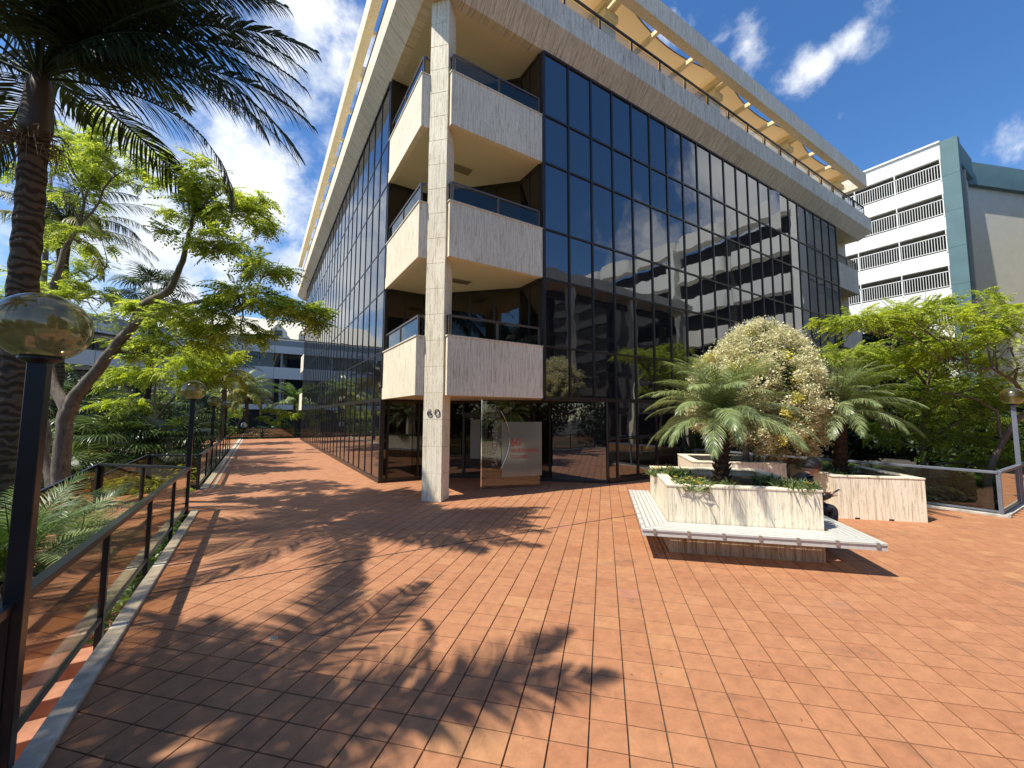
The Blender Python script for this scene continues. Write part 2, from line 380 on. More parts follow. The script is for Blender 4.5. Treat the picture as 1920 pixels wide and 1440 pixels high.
def WM(o):
    m = o.matrix_basis.copy()
    if o.parent is not None: m = WM(o.parent) @ o.matrix_parent_inverse @ m
    return m
def setparent(o, p):
    o.parent = p; o.matrix_parent_inverse = WM(p).inverted()
def arrmesh(name, v, q, mats, parent=None, smooth=False):
    """v (N,3) float, q (M,4) or (M,3) int -> object"""
    v = np.asarray(v, dtype=np.float32); q = np.asarray(q, dtype=np.int32); k = q.shape[1]
    me = bpy.data.meshes.new(name); me.vertices.add(len(v)); me.vertices.foreach_set('co', v.ravel())
    me.loops.add(q.size); me.loops.foreach_set('vertex_index', q.ravel())
    me.polygons.add(len(q)); me.polygons.foreach_set('loop_start', np.arange(0, q.size, k, dtype=np.int32)); me.polygons.foreach_set('loop_total', np.full(len(q), k, dtype=np.int32))
    ms = mats if isinstance(mats, (list, tuple)) else [mats]
    for m in ms: me.materials.append(m)
    if smooth: me.polygons.foreach_set('use_smooth', np.ones(len(q), dtype=bool))
    me.update(calc_edges=True)
    o = bpy.data.objects.new(name, me); COL.objects.link(o)
    if parent is not None: setparent(o, parent)
    return o
def empty(name, loc=(0, 0, 0)):
    o = bpy.data.objects.new(name, None); o.location = loc; o.empty_display_size = .2; COL.objects.link(o); return o
def tag(o, label, cat, group=None):
    o['label'] = label; o['category'] = cat
    if group: o['group'] = group
    return o
def structure(o): o['kind'] = 'structure'; return o
def stuff(o): o['kind'] = 'stuff'; return o
def copy_tree(o, parent=None):
    c = o.copy(); COL.objects.link(c)
    if parent is not None: c.parent = parent; c.matrix_parent_inverse = o.matrix_parent_inverse.copy()
    for ch in list(o.children): copy_tree(ch, c)
    return c
def text_obj(name, s, size, depth, mat, M, parent, sx=1.0, bold=0):
    cu = bpy.data.curves.new(name, 'FONT'); cu.body = s; cu.size = size; cu.extrude = depth; cu.offset = bold; cu.resolution_u = 3
    cu.align_x = 'LEFT'
    t = bpy.data.objects.new('tmp_text', cu); COL.objects.link(t)
    dg = bpy.context.evaluated_depsgraph_get(); me = bpy.data.meshes.new_from_object(t.evaluated_get(dg))
    bpy.data.objects.remove(t, do_unlink=True)
    me.name = name; me.materials.clear(); me.materials.append(mat)
    o = bpy.data.objects.new(name, me); o.matrix_basis = M @ Matrix.Diagonal((sx, 1, 1, 1)); COL.objects.link(o)
    setparent(o, parent); return o
def frame_matrix(org, xdir, zdir=(0, 0, 1)):
    """local x along xdir, local y up: for lettering on a wall"""
    x = Vector(xdir).normalized(); y = Vector(zdir).normalized(); z = x.cross(y)
    return Matrix.Translation(org) @ Matrix((x, y, z)).transposed().to_4x4()

# ================================================================== SETTING
ground = MB(); ground.box(-400, 400, -300, 500, -3.2, -1.62)
structure(ground.build('ground', SOIL))

def halfplanes(cx, cy):
    hp = []
    if cy < 10.35: hp.append((1, 0, .96))
    elif cy < 13.2: hp.append((1, 0, 2.7))
    elif cy < 27.6: hp.append((1, 0, 1.08))
    else: hp.append((1, 0, 30))
    if cy > 1.66: hp.append((-1, 0, 12.24))
    else: hp.append((-1, 0, 22))
    hp.append((0, -1, 39.3)); hp.append((0, 1, 7.0))
    return hp
def clip(poly, hps):
    for a, b, c in hps:
        out = []
        for i in range(len(poly)):
            p, q = poly[i], poly[(i+1) % len(poly)]
            dp = a*p[0]+b*p[1]+c; dq = a*q[0]+b*q[1]+c
            if dp >= 0: out.append(p)
            if dp*dq < 0:
                t = dp/(dp-dq); out.append((p[0]+(q[0]-p[0])*t, p[1]+(q[1]-p[1])*t))
        poly = out
        if len(poly) < 3: return []
    return poly
slab = MB()
slab.box(-.99, 12.26, -7.0, 10.35, -1.7, -.016)
slab.box(12.26, 22, -7.0, 1.62, -1.7, -.017)
slab.box(-2.7, 12.26, 10.35, 13.2, -1.7, -.0165)
slab.box(-1.08, 12.26, 13.2, 27.6, -1.7, -.0163)
slab.box(-30, 12.26, 27.6, 39.4, -1.7, -.0168)
plaza = structure(slab.build('plaza_floor', GROUT, center=False))
cells = []
jw = .0045
for i in range(-170, 130):
    for j in range(-40, 240):
        a = A0 + (i+.5)*TM; b = B0 + (j+.5)*TM
        cx, cy = (a+b)*R2, (b-a)*R2
        if cx < -28 or cx > 22.2 or cy < -7.1 or cy > 39.5: continue
        if cx > 3.3 and cy > 12.4: continue
        if cx > 8.9 and cy > 8.8: continue
        if cy > 27.6 and cx < -12: continue
        near = hypot(cx, cy)
        if cy < -.5 and cx < 5 : continue
        w = TM/2-jw
        poly = [((a+da+b+db)*R2, (b+db-a-da)*R2) for da, db in ((-w, -w), (-w, w), (w, w), (w, -w))][::-1]
        poly = clip(poly, halfplanes(cx, cy))
        if len(poly) < 3: continue
        ar = abs(sum(poly[k][0]*poly[(k+1) % len(poly)][1]-poly[(k+1) % len(poly)][0]*poly[k][1] for k in range(len(poly))))/2
        if ar < .0006: continue
        cells.append((near, cx, cy, poly))
cells.sort(key=lambda c: c[0])
def tile_prism(mb, poly, cx, cy, dz):
    n = len(poly); mx = sum(p[0] for p in poly)/n; my = sum(p[1] for p in poly)/n
    tx, ty = random.gauss(0, .002), random.gauss(0, .002)
    def zz(x, y): return dz + tx*(x-mx) + ty*(y-my)
    ins = [(p[0]+(mx-p[0])*.018, p[1]+(my-p[1])*.018) for p in poly]
    vs = [(p[0], p[1], zz(*p)) for p in ins] + [(p[0], p[1], zz(*p)-.0022) for p in poly] + [(p[0], p[1], -.0158) for p in poly]
    fs = [tuple(range(n))]
    for k in range(2):
        fs += [(k*n+i, (k+1)*n+i, (k+1)*n+(i+1) % n, k*n+(i+1) % n) for i in range(n)]
    # orientation: polygons are given anticlockwise
    mb.add(vs, fs)
def ccw(poly):
    s = sum(poly[k][0]*poly[(k+1) % len(poly)][1]-poly[(k+1) % len(poly)][0]*poly[k][1] for k in range(len(poly)))
    return poly if s > 0 else poly[::-1]
def visible(cx, cy):
    p = proj((cx, cy, 0)); return p is not None and -40 < p[0] < 1960 and -40 < p[1] < 1500
nind = 0; rest = MB()
for near, cx, cy, poly in cells:
    poly = ccw(poly); dz = random.gauss(0, .0004)
    if nind < 300 and visible(cx, cy):
        mb = MB(); tile_prism(mb, poly, cx, cy, dz); mb.build('tile', TILE, plaza); nind += 1
    else: tile_prism(rest, poly, cx, cy, dz)
stuff(rest.build('tile', TILE, plaza, center=False))
# movement joint across the plaza, and a small round floor drain
jt = MB(); jt.beam((-.93, 5.86, .0005), (6.9, 5.52, .0005), .02, .006); jt.build('movement_joint', RUBBER, plaza)
dp = P(513, 1198, 1); dd = dp-CAM; dp = CAM + dd*(EYE/-dd.z)
dr = MB(); dr.tube([(dp.x, dp.y, .0005), (dp.x, dp.y, .006)], .034, 18)
drn = tag(dr.build('floor_drain', GRATE), 'small round metal floor drain set in the terracotta tiles', 'drain')
sl = MB()
for k in (-1, 0, 1): sl.beam((dp.x+k*.014-.004, dp.y-.018, .0068), (dp.x+k*.014+.004, dp.y+.018, .0068), .006, .0015)
sl.build('slot', RUBBER, drn)

def kerb(x0, x1, y0, y1, z1=.035, seg=1.2):
    y = y0
    while y < y1-.05:
        e = min(y1, y+seg); mb = MB(); mb.box(x0, x1, y+.003, e-.003, -.5, z1+random.gauss(0, .0008)); yield mb; y = e
kb = structure(MB().box(-1.005, -.905, -6.9, 10.30, -1.6, .024).build('kerb', CONC))
for mb in kerb(-1.02, -.895, 0.3, 10.32): mb.build('kerb_stone', CONC, kb, bevel=.006)
kb2 = structure(MB().box(-1.145, -1.02, 13.25, 39.2, -1.6, .022).build('kerb', CONC))
for mb in kerb(-1.16, -1.0, 13.22, 39.2, seg=1.8): mb.build('kerb_stone', CONC, kb2)
for mb in kerb(-.93, -.86, 13.22, 39.2, .012, 1.8): mb.build('kerb_stone', CONC, kb2)
kb3 = structure(MB().box(12.27, 12.43, 1.6, 8.3, -1.6, .024).build('kerb', CONC))
for k in range(5):
    MB().box(12.255, 12.445, 1.62+k*1.33+.003, 1.62+(k+1)*1.33-.003, -.4, .035).build('kerb_stone', CONC, kb3)
for k in range(7):
    MB().box(12.255+k*1.35+.003, 12.255+(k+1)*1.35-.003, 1.62, 1.78, -.4, .036).build('kerb_stone', CONC, kb3)
# lower garden paving and steps on the left of the kerb
lower = structure(MB().box(-2.9, -1.03, -1, 4.9, -1.62, -1.45).build('lower_path', BRICKS))
for i in range(5):
    for j in range(14):
        MB().box(-2.85+i*.36+.004, -2.85+(i+1)*.36-.004, 2.0+j*.2+.004, 2.0+(j+1)*.2-.004, -1.46, -1.438).build('brick', BRICKS, lower)
steps = tag(empty('garden_steps', (-1.8, 6.2, -1.45)), 'flight of red brick garden steps below the kerb, seen through the nearest glass railing', 'steps')
for k in range(7):
    MB().box(-2.75, -1.03, 4.9+k*.32, 4.9+(k+1)*.32+.03, -1.62, -1.45+(k+1)*.155).build('tread', BRICKS, steps, bevel=.006)
MB().box(-2.75, -1.03, 4.9+7*.32+.035, 9.6, -1.62, -.40).build('landing', SOIL, steps)

# ================================================================== OFFICE BUILDING
YR, XL = 8.47, 3.0
XG0, XG1 = 6.33, 25.8         # right glass
YG0, YG1 = 11.85, 36.5        # left glass
XE, YE = 29.13, 39.86          # far corners
LV = [(2.38, 3.76), (5.61, 6.97), (8.85, 10.22)]
ROWS = [(.14, 2.33), (2.44, 3.74), (3.79, 5.58), (5.63, 6.95), (7.0, 8.84), (8.89, 10.22), (10.27, 12.08)]
TRANS = [3.765, 5.605, 6.975, 8.865, 10.245]
office = tag(empty('office_building', (8, 14, 0)), 'four-storey travertine and dark mirror glass office building with stacked corner balconies', 'office building')
core = MB()
core.prism([(XG0+.1, YR+.16), (XG1-.1, YR+.16), (XE-3.2, 12), (XE-1, 14), (XE-1, YE-1), (6, YE-3), (XL+.16, YG1-.1), (XL+.16, YG0+.12), (4.25, YG0+.05), (XG0+.12, 9.75)], 2.6, 12.14)
core.prism([(8.75, YR+.16), (XG1-.1, YR+.16), (XE-3.2, 12), (XE-1, 14), (XE-1, YE-1), (6, YE-3), (XL+.16, YG1-.1), (XL+.16, 12.1), (5.3, 12.06)], -.2, 2.42)
core.build('interior_core', DARK, office)

# curtain walls: each pane its own pane
cwr = MB()
for z in [.07, 2.385] + TRANS + [12.115]:
    h = .11 if z in (2.385,) else .07
    if z < 1: cwr.box(8.62, XG1, YR-.03, YR+.12, 0.0, .13)
    elif z == 2.385: cwr.box(XG0, XG1, YR-.045, YR+.12, 2.33, 2.44)
    elif z > 12: cwr.box(XG0, XG1, YR-.03, YR+.12, 12.08, 12.145)
    else: cwr.box(XG0, XG1, YR-.02, YR+.12, z-.025, z+.025)
cwr.box(8.64, XG1, YR-.015, YR+.12, 1.24, 1.28)
wallR = cwr.build('curtain_wall', BRONZE, office)
NR = 22; DX = (XG1-XG0)/NR
for i in range(NR+1):
    x = XG0+i*DX
    z0 = 2.44 if x < 8.5 else .13
    w = .055 if 0 < i < NR else .09
    MB().box(x-w/2, x+w/2, YR-.022, YR+.11, z0, 12.08).build('mullion', BRONZE, wallR)
for i in range(NR):
    for r, (z0, z1) in enumerate(ROWS):
        x0, x1 = XG0+i*DX+.03, XG0+(i+1)*DX-.03
        if r == 0:
            if x1 < 8.62: continue
            x0 = max(x0, 8.66)
        o = MB().box(x0, x1, YR+.012, YR+.05, z0, z1).build('pane', GLASSR, wallR)
        if i == 14 and r == 6: o.rotation_euler = (0, 0, radians(-7)); o.location.y -= .02     # one vent pane left ajar
        else: o.rotation_euler = (random.gauss(0, .0011), 0, random.gauss(0, .0014))
cwl = MB()
cwl.box(XL-.02, XL+.12, YG0, YG1, 0, .13); cwl.box(XL-.02, XL+.12, YG0, YG1, 2.33, 2.44); cwl.box(XL-.03, XL+.12, YG0, YG1, 12.08, 12.145)
for z in TRANS: cwl.box(XL-.009, XL+.12, YG0, YG1, z-.025, z+.025)
wallL = cwl.build('curtain_wall', BRONZE, office)
NL = 27; DY = (YG1-YG0)/NL
farp = MB()
for i in range(NL+1):
    y = YG0+i*DY
    MB().box(XL-.018, XL+.11, y-.022, y+.022, .13, 12.08).build('mullion', BRONZE, wallL)
for i in range(NL):
    for r, (z0, z1) in enumerate(ROWS):
        y0, y1 = YG0+i*DY+.022, YG0+(i+1)*DY-.022
        if i < 11:
            o = MB().box(XL+.002, XL+.05, y0, y1, z0, z1).build('pane', GLASSR, wallL)
            o.rotation_euler = (0, random.gauss(0, .0011), random.gauss(0, .0014))
        else:
            e = random.gauss(0, .0015)
            farp.add([(XL+.002+e, y0, z0), (XL+.002-e, y1, z0), (XL+.002-e, y1, z1), (XL+.002+e, y0, z1), (XL+.05, y0, z0), (XL+.05, y1, z0), (XL+.05, y1, z1), (XL+.05, y0, z1)],
                     [(0, 3, 2, 1), (4, 5, 6, 7), (0, 1, 5, 4), (3, 7, 6, 2)])
stuff(farp.build('pane', GLASSR, wallL))

# corner column (turned 45 degrees) in stacked travertine blocks
def corner_column(A_or, B_or, org, w, ztop, parent, n0=0.0):
    c = MB(); k = w/2-.012
    M = Matrix.Translation(org) @ Matrix((A_or, B_or, Vector((0, 0, 1)))).transposed().to_4x4()
    c.box(-k, k, -k, k, 0, ztop, M); core_ = c.build('column', CONCR, parent)
    z = 0; hs = .6075
    while z < ztop-.01:
        e = min(ztop, z+hs)
        MB().box(-w/2, w/2, -w/2, w/2, z+.003, e-.003, M).build('stone_block', TRAV, core_, bevel=.003)
        z = e
    return core_
colc = AB(-3.79, 8.785)
corner_column(AX, BX, colc, .466, 12.15, office)
corner_column(Vector((R2, R2, 0)), Vector((-R2, R2, 0)), Vector((XE-.55, YR+.85, 0)), .466, 12.15, office)
corner_column(Vector((R2, R2, 0)), Vector((-R2, R2, 0)), Vector((XL+.75, YE-.65, 0)), .466, 12.15, office)

def rail_run(pts, z, parent, n_between, glass, railmat, h=.47, post=.045, rail=(.05, .045), endposts=True, inset=.05):
    """railing on top of a parapet through ground points pts (list of (x,y))"""
    for s in range(len(pts)-1):
        p = Vector((*pts[s], z)); q = Vector((*pts[s+1], z)); n = n_between[s]
        MB().beam(p+Vector((0, 0, h)), q+Vector((0, 0, h)), rail[0], rail[1]).build('handrail', railmat, parent)
        for k in range(n+1):
            if k == 0 and s > 0: continue
            c = p.lerp(q, k/n); MB().beam(c, c+Vector((0, 0, h-rail[1]/2)), post, post, up=(q-p).normalized()).build('post', railmat, parent)
        for k in range(n):
            a = p.lerp(q, k/n); b = p.lerp(q, (k+1)/n); d = (b-a).normalized(); nn = d.cross(Vector((0, 0, 1)))*.004
            a = a+d*inset; b = b-d*inset; mb = MB()
            if (b-a).length < .12: continue
            vs = [c + o for c in (a+Vector((0, 0, .03)), b+Vector((0, 0, .03)), b+Vector((0, 0, h-.05)), a+Vector((0, 0, h-.05))) for o in (-nn, nn)]
            mb.add(vs, [(0, 2, 4, 6), (1, 7, 5, 3), (0, 1, 3, 2), (4, 5, 7, 6), (2, 3, 5, 4), (0, 6, 7, 1)]); mb.build('glass_panel', glass, parent)

for n_, (zs, zt) in enumerate(LV):
    b = MB()
    # soffit slab over the recess
    if n_ == 0: poly = [(3.05, 12.6), (3.05, 8.95), (3.25, 8.95), (3.64, 8.62), (3.64, 8.52), (8.8, 8.53), (8.8, 9.2), (5.4, 12.6)]
    else: poly = [(3.05, 11.84), (3.05, 8.95), (3.25, 8.95), (3.64, 8.62), (3.64, 8.52), (6.29, 8.52), (6.29, 9.9), (4.4, 11.84)]
    b.prism(poly, zs+.02, zs+.25); slabp = b.build('balcony_floor', SOFFIT, office)
    for nm, q in (('left', MB().prism([(XL, YG0-.06), (XL, 8.9), (XL+.23, 8.9), (XL+.16, 9.03), (XL+.13, 9.03), (XL+.13, YG0-.06)], zs, zt-.03)),
                  ('right', MB().prism([(3.59, YR), (XG0-.05, YR), (XG0-.05, YR+.13), (3.72, YR+.13), (3.72, 8.66), (3.59, 8.62)], zs, zt-.03))):
        q.build('balcony_parapet', TRAV, slabp)
    MB().prism([(XL-.02, YG0-.05), (XL-.02, 8.88), (XL+.2, 8.88), (XL+.2, 9.08), (XL+.16, 9.08), (XL+.16, YG0-.05)], zt-.028, zt).build('coping', TRAV, slabp)
    MB().prism([(3.57, YR-.02), (XG0-.04, YR-.02), (XG0-.04, YR+.16), (3.75, YR+.16), (3.75, 8.66), (3.57, 8.60)], zt-.028, zt+.001).build('coping', TRAV, slabp)
    rail_run([(XL+.07, YG0-.12), (XL+.07, 8.97), (XL+.25, 8.97)], zt, slabp, [2, 1], G_BALC, BRONZE2)
    rail_run([(3.66, 8.70), (3.66, YR+.07), (XG0-.12, YR+.07)], zt, slabp, [1, 2], G_BALC, BRONZE2)
    # recessed dark windows behind each balcony
    z0, z1 = zs+.25, (LV[n_+1][0]+.02 if n_ < 2 else 12.15)
    runs = [((XG0-.03, YR+.14), (XG0-.03, 9.6)), ((XG0-.03, 9.6), (4.15, 11.75)), ((4.15, 11.75), (XL+.02, 11.75))]
    for (p, q), m in zip(runs, (2, 4, 2)):
        p = Vector((*p, 0)); q = Vector((*q, 0))
        fr = MB(); fr.beam(p+Vector((0, 0, z0+.04)), q+Vector((0, 0, z0+.04)), .07, .08); fr.beam(p+Vector((0, 0, z1-.05)), q+Vector((0, 0, z1-.05)), .07, .09)
        for k in range(m+1):
            c = p.lerp(q, k/m); fr.beam(c+Vector((0, 0, z0+.08)), c+Vector((0, 0, z1-.1)), .07, .06, up=(q-p).normalized())
        wf = fr.build('balcony_window', BRONZE, office)
        for k in range(m):
            a = p.lerp(q, (k+.04)/m); c = p.lerp(q, (k+.96)/m)
            MB().beam(a+Vector((0, 0, (z0+z1)/2)), c+Vector((0, 0, (z0+z1)/2)), .03, z1-z0-.2).build('pane', GLASSD, wf)
    # grille in the soffit
    if n_ in (1, 2):
        gc = Vector((4.55, 10.0, zs+.015)) ; g = MB(); g.box(-.36, .36, -.2, .2, -.012, .0, Matrix.Translation(gc)@Matrix.Rotation(radians(0), 4, 'Z')); gr = g.build('ceiling_vent', CREAM, slabp)
        l_ = MB()
        for k in range(9): l_.box(gc.x-.31, gc.x+.31, gc.y-.165+k*.037, gc.y-.145+k*.037, gc.z-.016, gc.z-.012)
        l_.build('slat', BRONZE2, gr)
    # far balconies (mirror of the near ones) on the right and left ends
    e = MB(); e.prism([(XG1+.05, YR), (XE-.6, YR), (XE-.6, YR+.5), (XE-.1, YR+.7), (XE, YR+.9), (XE, YR+3.3), (XE-.2, YR+3.3), (XE-.3, YR+1.1), (XE-.75, YR+.13), (XG1+.05, YR+.13)], zs, zt)
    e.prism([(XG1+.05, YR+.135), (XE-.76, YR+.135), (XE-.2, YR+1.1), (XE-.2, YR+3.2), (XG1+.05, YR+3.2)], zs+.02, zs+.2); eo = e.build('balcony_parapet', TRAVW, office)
    rail_run([(XG1+.12, YR+.07), (XE-.66, YR+.07)], zt, eo, [2], G_BALC, BRONZE2)
    e = MB(); e.prism([(XL, YG1+.05), (XL, YE-.6), (XL+.5, YE-.6), (XL+.5, YE-.5), (XL+.13, YE-.5), (XL+.13, YG1+.05)][::-1], zs, zt); e.prism([(XL+.14, YG1+.05), (XL+3, YG1+.05), (XL+3, YE-.3), (XL+.14, YE-.6)], zs+.02, zs+.2)
    e.build('balcony_parapet', TRAV, office)
bk = MB(); bk.box(XG1+.05, XG1+1.0, YR+2.2, YR+3.4, 0, 12.1); bk.box(XG1+1.0, XE-.3, YR+3.1, YR+3.5, 0, 12.1); bk.box(XG1+.01, XG1+.05, YR+.14, YR+3.2, 0, 12.1); bk.box(XL+.2, XL+3, YG1+.08, YG1+.3, 0, 12.1); bk.build('recess_wall', DARK, office)
# ground floor glazing: straight run, then the long splayed entrance wall
def glazed(pts, div, z0, z1, mat, parent, low=None):
    for (p, q), m in zip(zip(pts, pts[1:]), div):
        p = Vector((*p, 0)); q = Vector((*q, 0)); fr = MB()
        fr.beam(p+Vector((0, 0, z0+.05)), q+Vector((0, 0, z0+.05)), .09, .1); fr.beam(p+Vector((0, 0, z1-.03)), q+Vector((0, 0, z1-.03)), .09, .06)
        if low: fr.beam(p+Vector((0, 0, low)), q+Vector((0, 0, low)), .06, .05)
        for k in range(m+1):
            c = p.lerp(q, k/m); fr.beam(c+Vector((0, 0, z0+.1)), c+Vector((0, 0, z1-.06)), .08, .055, up=(q-p).normalized())
        wf = fr.build('ground_floor_window', BRONZE, parent)
        for k in range(m):
            a = p.lerp(q, (k+.03)/m); c = p.lerp(q, (k+.97)/m)
            MB().beam(a+Vector((0, 0, (z0+z1)/2)), c+Vector((0, 0, (z0+z1)/2)), .03, z1-z0-.1).build('pane', mat, wf)
glazed([(XL+.03, YG0+.05), (XL+.24, 11.98), (5.1, 11.98)], [1, 2], 0, 2.40, GLASSD, office)
glazed([(5.1, 11.98), (5.5, 11.58)], [1], 0, 2.40, GLASSD, office)
glazed([(6.55, 10.53), (7.42, 9.66)], [1], 0, 2.40, GLASSD, office)
glazed([(7.42, 9.66), (8.60, 8.48)], [1], 0, 2.40, GLASSR, office)
# double entrance doors in the splay
door = MB()
for z in (1.98, 2.36): door.beam((5.5, 11.58, z), (6.55, 10.53, z), .1, .09)
dfr = door.build('door_frame', BRONZE, office)
for s in range(2):
    p = Vector((5.5, 11.58, 0)).lerp(Vector((6.55, 10.53, 0)), s*.5+.01); q = Vector((5.5, 11.58, 0)).lerp(Vector((6.55, 10.53, 0)), s*.5+.49)
    d = MB(); d.beam(p+Vector((0, 0, .02)), p+Vector((0, 0, 1.93)), .06, .07, up=AX); d.beam(q+Vector((0, 0, .02)), q+Vector((0, 0, 1.93)), .06, .07, up=AX)
    d.beam(p+Vector((0, 0, .06)), q+Vector((0, 0, .06)), .05, .12); d.beam(p+Vector((0, 0, 1.9)), q+Vector((0, 0, 1.9)), .05, .08)
    dl = d.build('door', BRONZE, dfr)
    MB().beam(p.lerp(q, .08)+Vector((0, 0, .98)), p.lerp(q, .92)+Vector((0, 0, .98)), .02, 1.74).build('door_glass', GLASSD, dl)
    MB().beam(p.lerp(q, .3)-BX*.02+Vector((0, 0, 1.2)), p.lerp(q, .75)-BX*.02+Vector((0, 0, 1.2)), .004, 1.2).build('poster', STICKER, dl)
MB().beam((5.6, 11.42, 2.17), (6.5, 10.52, 2.17), .03, .28).build('transom_light', GLASSD, dfr)

# house number on the column
M60 = frame_matrix(AB(-3.945, 8.548, 1.90), AX)
for s, dx in (('6', 0), ('0', .155)):
    text_obj('house_number', s, .25, .006, BRONZE, Matrix.Translation(-BX*.010) @ M60 @ Matrix.Translation((dx*1.2, 0, 0)), office, 1.3, -.0055)

# roof slab, fascia panels
MB().box(XL+.02, XE-.02, YR+.02, YE-.02, 12.15, 13.30).build('roof_slab', SOFFIT, office)
prof = [(-.25, 12.148), (.0, 12.148), (.45, 12.62), (.45, 13.37), (-.25, 13.37)]
def fascia(side, t0, t1, m0, m1, mat):
    mb = MB(); rings = []
    for t, m in ((t0, m0), (t1, m1)):
        ring = []
        for d, z in prof:
            tt = t + m*d
            ring.append((tt, YR-d, z) if side == 'R' else (XL-d, tt, z))
        rings.append(ring if side == 'R' else ring)
    mb.loft(rings if side == 'L' else rings[::-1]); return mb.build('fascia_panel', mat, office)
nR = 20
for k in range(nR):
    a = XL + (XE-XL)*k/nR; b = XL + (XE-XL)*(k+1)/nR
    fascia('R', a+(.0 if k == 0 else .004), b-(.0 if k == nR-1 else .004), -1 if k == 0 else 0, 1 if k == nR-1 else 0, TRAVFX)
nL = 23
for k in range(nL):
    a = YR + (YE-YR)*k/nL; b = YR + (YE-YR)*(k+1)/nL
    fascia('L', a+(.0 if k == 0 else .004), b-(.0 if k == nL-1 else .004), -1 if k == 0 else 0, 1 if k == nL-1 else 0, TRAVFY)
# hidden far faces of the roof edge
hf = MB(); hf.box(XE-.02, XE+.45, YR, YE, 12.62, 13.37); hf.box(XL, XE, YE-.02, YE+.45, 12.62, 13.37); hf.build('fascia_return', TRAV, office)

# roof terrace balustrade
roofrail = MB(); roofrail.box(XE-.2, XE+.3, YR, YR+.1, 13.372, 13.38); rr = roofrail.build('terrace_balustrade', BRONZE, office)
xs = [2.7+1.386*k for k in range(20)]
MB().beam((2.68, 8.17, 13.97), (29.05, 8.17, 13.97), .06, .05).build('handrail', BRONZE, rr)
MB().beam((29.03, 8.17, 13.97), (29.03, 14, 13.97), .06, .05).build('handrail', BRONZE, rr)
for i, x in enumerate(xs):
    mb = MB(); mb.add([(x-.012, 8.15, 13.37), (x+.012, 8.15, 13.37), (x+.02, 8.15, 13.95), (x-.02, 8.15, 13.95), (x-.012, 8.22, 13.37), (x+.012, 8.22, 13.37), (x+.02, 8.18, 13.95), (x-.02, 8.18, 13.95)],
                      [(0, 1, 2, 3), (5, 4, 7, 6), (1, 5, 6, 2), (4, 0, 3, 7), (3, 2, 6, 7), (0, 4, 5, 1)]); mb.build('post', BRONZE, rr)
    if i < len(xs)-1: MB().box(x+.05, x+1.33, 8.20, 8.212, 13.40, 13.92).build('glass_panel', G_ROOF, rr)
for k in range(4):
    y = 8.17+1.4*(k+1); MB().beam((29.03, y, 13.37), (29.03, y, 13.95), .03, .03).build('post', BRONZE, rr); MB().box(29.02, 29.032, y-1.35, y-.05, 13.4, 13.92).build('glass_panel', G_ROOF, rr)
MB().beam((2.68, 8.15, 13.97), (2.68, 39.9, 13.97), .06, .05).build('handrail', BRONZE, rr)
for k in range(23):
    y = 8.2+1.37*k
    MB().beam((2.68, y, 13.37), (2.68, y, 13.95), .03, .03).build('post', BRONZE, rr)

# pergola: edge beams in stone, twin bracket arms, rafters, sails, columns
BZ0, BZ1 = 15.2, 15.97
for k in range(5):
    x0 = 2.5 + k*(29.2-2.5)/5; x1 = 2.5+(k+1)*(29.2-2.5)/5
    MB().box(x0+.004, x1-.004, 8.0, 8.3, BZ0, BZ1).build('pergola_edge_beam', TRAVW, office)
for k in range(5):
    y0 = 8.304+k*(40.1-8.304)/5; y1 = 8.304+(k+1)*(40.1-8.304)/5
    MB().box(2.5, 2.8, y0+.004, y1-.004, BZ0, BZ1).build('pergola_edge_beam', TRAV, office)
MB().box(28.9, 29.2, 8.304, 20, BZ0, BZ1).build('pergola_edge_beam', TRAVW, office)
BRX = [9.3, 15.45, 21.6, 27.75]; BRY = [9.6, 16.1, 22.7, 29.4, 36.0]
for x in BRX:
    yc = 8.8
    MB().box(x-.28, x+.28, yc, yc+.45, 13.3, 15.1).build('pergola_column', CREAM, office)
    for sx in (-.26, .08):
        mb = MB(); mb.add([(x+sx, 8.31, 15.5), (x+sx+.18, 8.31, 15.5), (x+sx, 8.31, 15.88), (x+sx+.18, 8.31, 15.88), (x+sx, 13.4, 15.1), (x+sx+.18, 13.4, 15.1), (x+sx, 13.4, 15.88), (x+sx+.18, 13.4, 15.88)],
                         [(0, 1, 5, 4), (2, 6, 7, 3), (0, 4, 6, 2), (1, 3, 7, 5), (0, 2, 3, 1), (4, 5, 7, 6)]); mb.build('pergola_arm', CREAM, office)
    MB().box(x-.3, x+.3, yc-.12, yc+.6, 15.0, 15.25).build('pergola_cap', CREAM, office)
ex = [3.15]+BRX
for a, b in zip(ex, ex[1:]):
    for t in (1/3, 2/3):
        x = a+(b-a)*t; MB().box(x-.06, x+.06, 8.31, 13.4, 15.40, 15.56).build('rafter', CREAM, office)
    # sail with scalloped edges, sagging a little
    N = 12; vs = []; fs = []
    for i in range(N+1):
        u = i/N; x = a+.15+(b-a-.3)*u; sc = 4*u*(1-u)
        for j in range(5):
            v = j/4; y0 = 8.36+.45*sc; y1 = 13.2; y = y0+(y1-y0)*v
            vs.append((x, y, 15.68 - .06*sc*(1-(2*v-1)**2)))
    for i in range(N):
        for j in range(4): fs.append((i*5+j, i*5+j+1, (i+1)*5+j+1, (i+1)*5+j))
    so = MB().add(vs, fs).build('shade_sail', SAIL, office, smooth=True)
    md = so.modifiers.new('thick', 'SOLIDIFY'); md.thickness = .012
    eg = MB(); eg.tube([Vector(vs[i*5])-Vector((0, .015, 0)) for i in range(N+1)], .022, 6); eg.build('sail_edge', BRONZE2, so)
for y in BRY:
    MB().box(2.81, 6.0, y-.14, y+.14, 15.35, 15.85).build('pergola_arm', CREAM, office)
    MB().box(5.0, 5.4, y-.25, y+.25, 13.3, 15.34).build('pergola_column', CREAM, office)
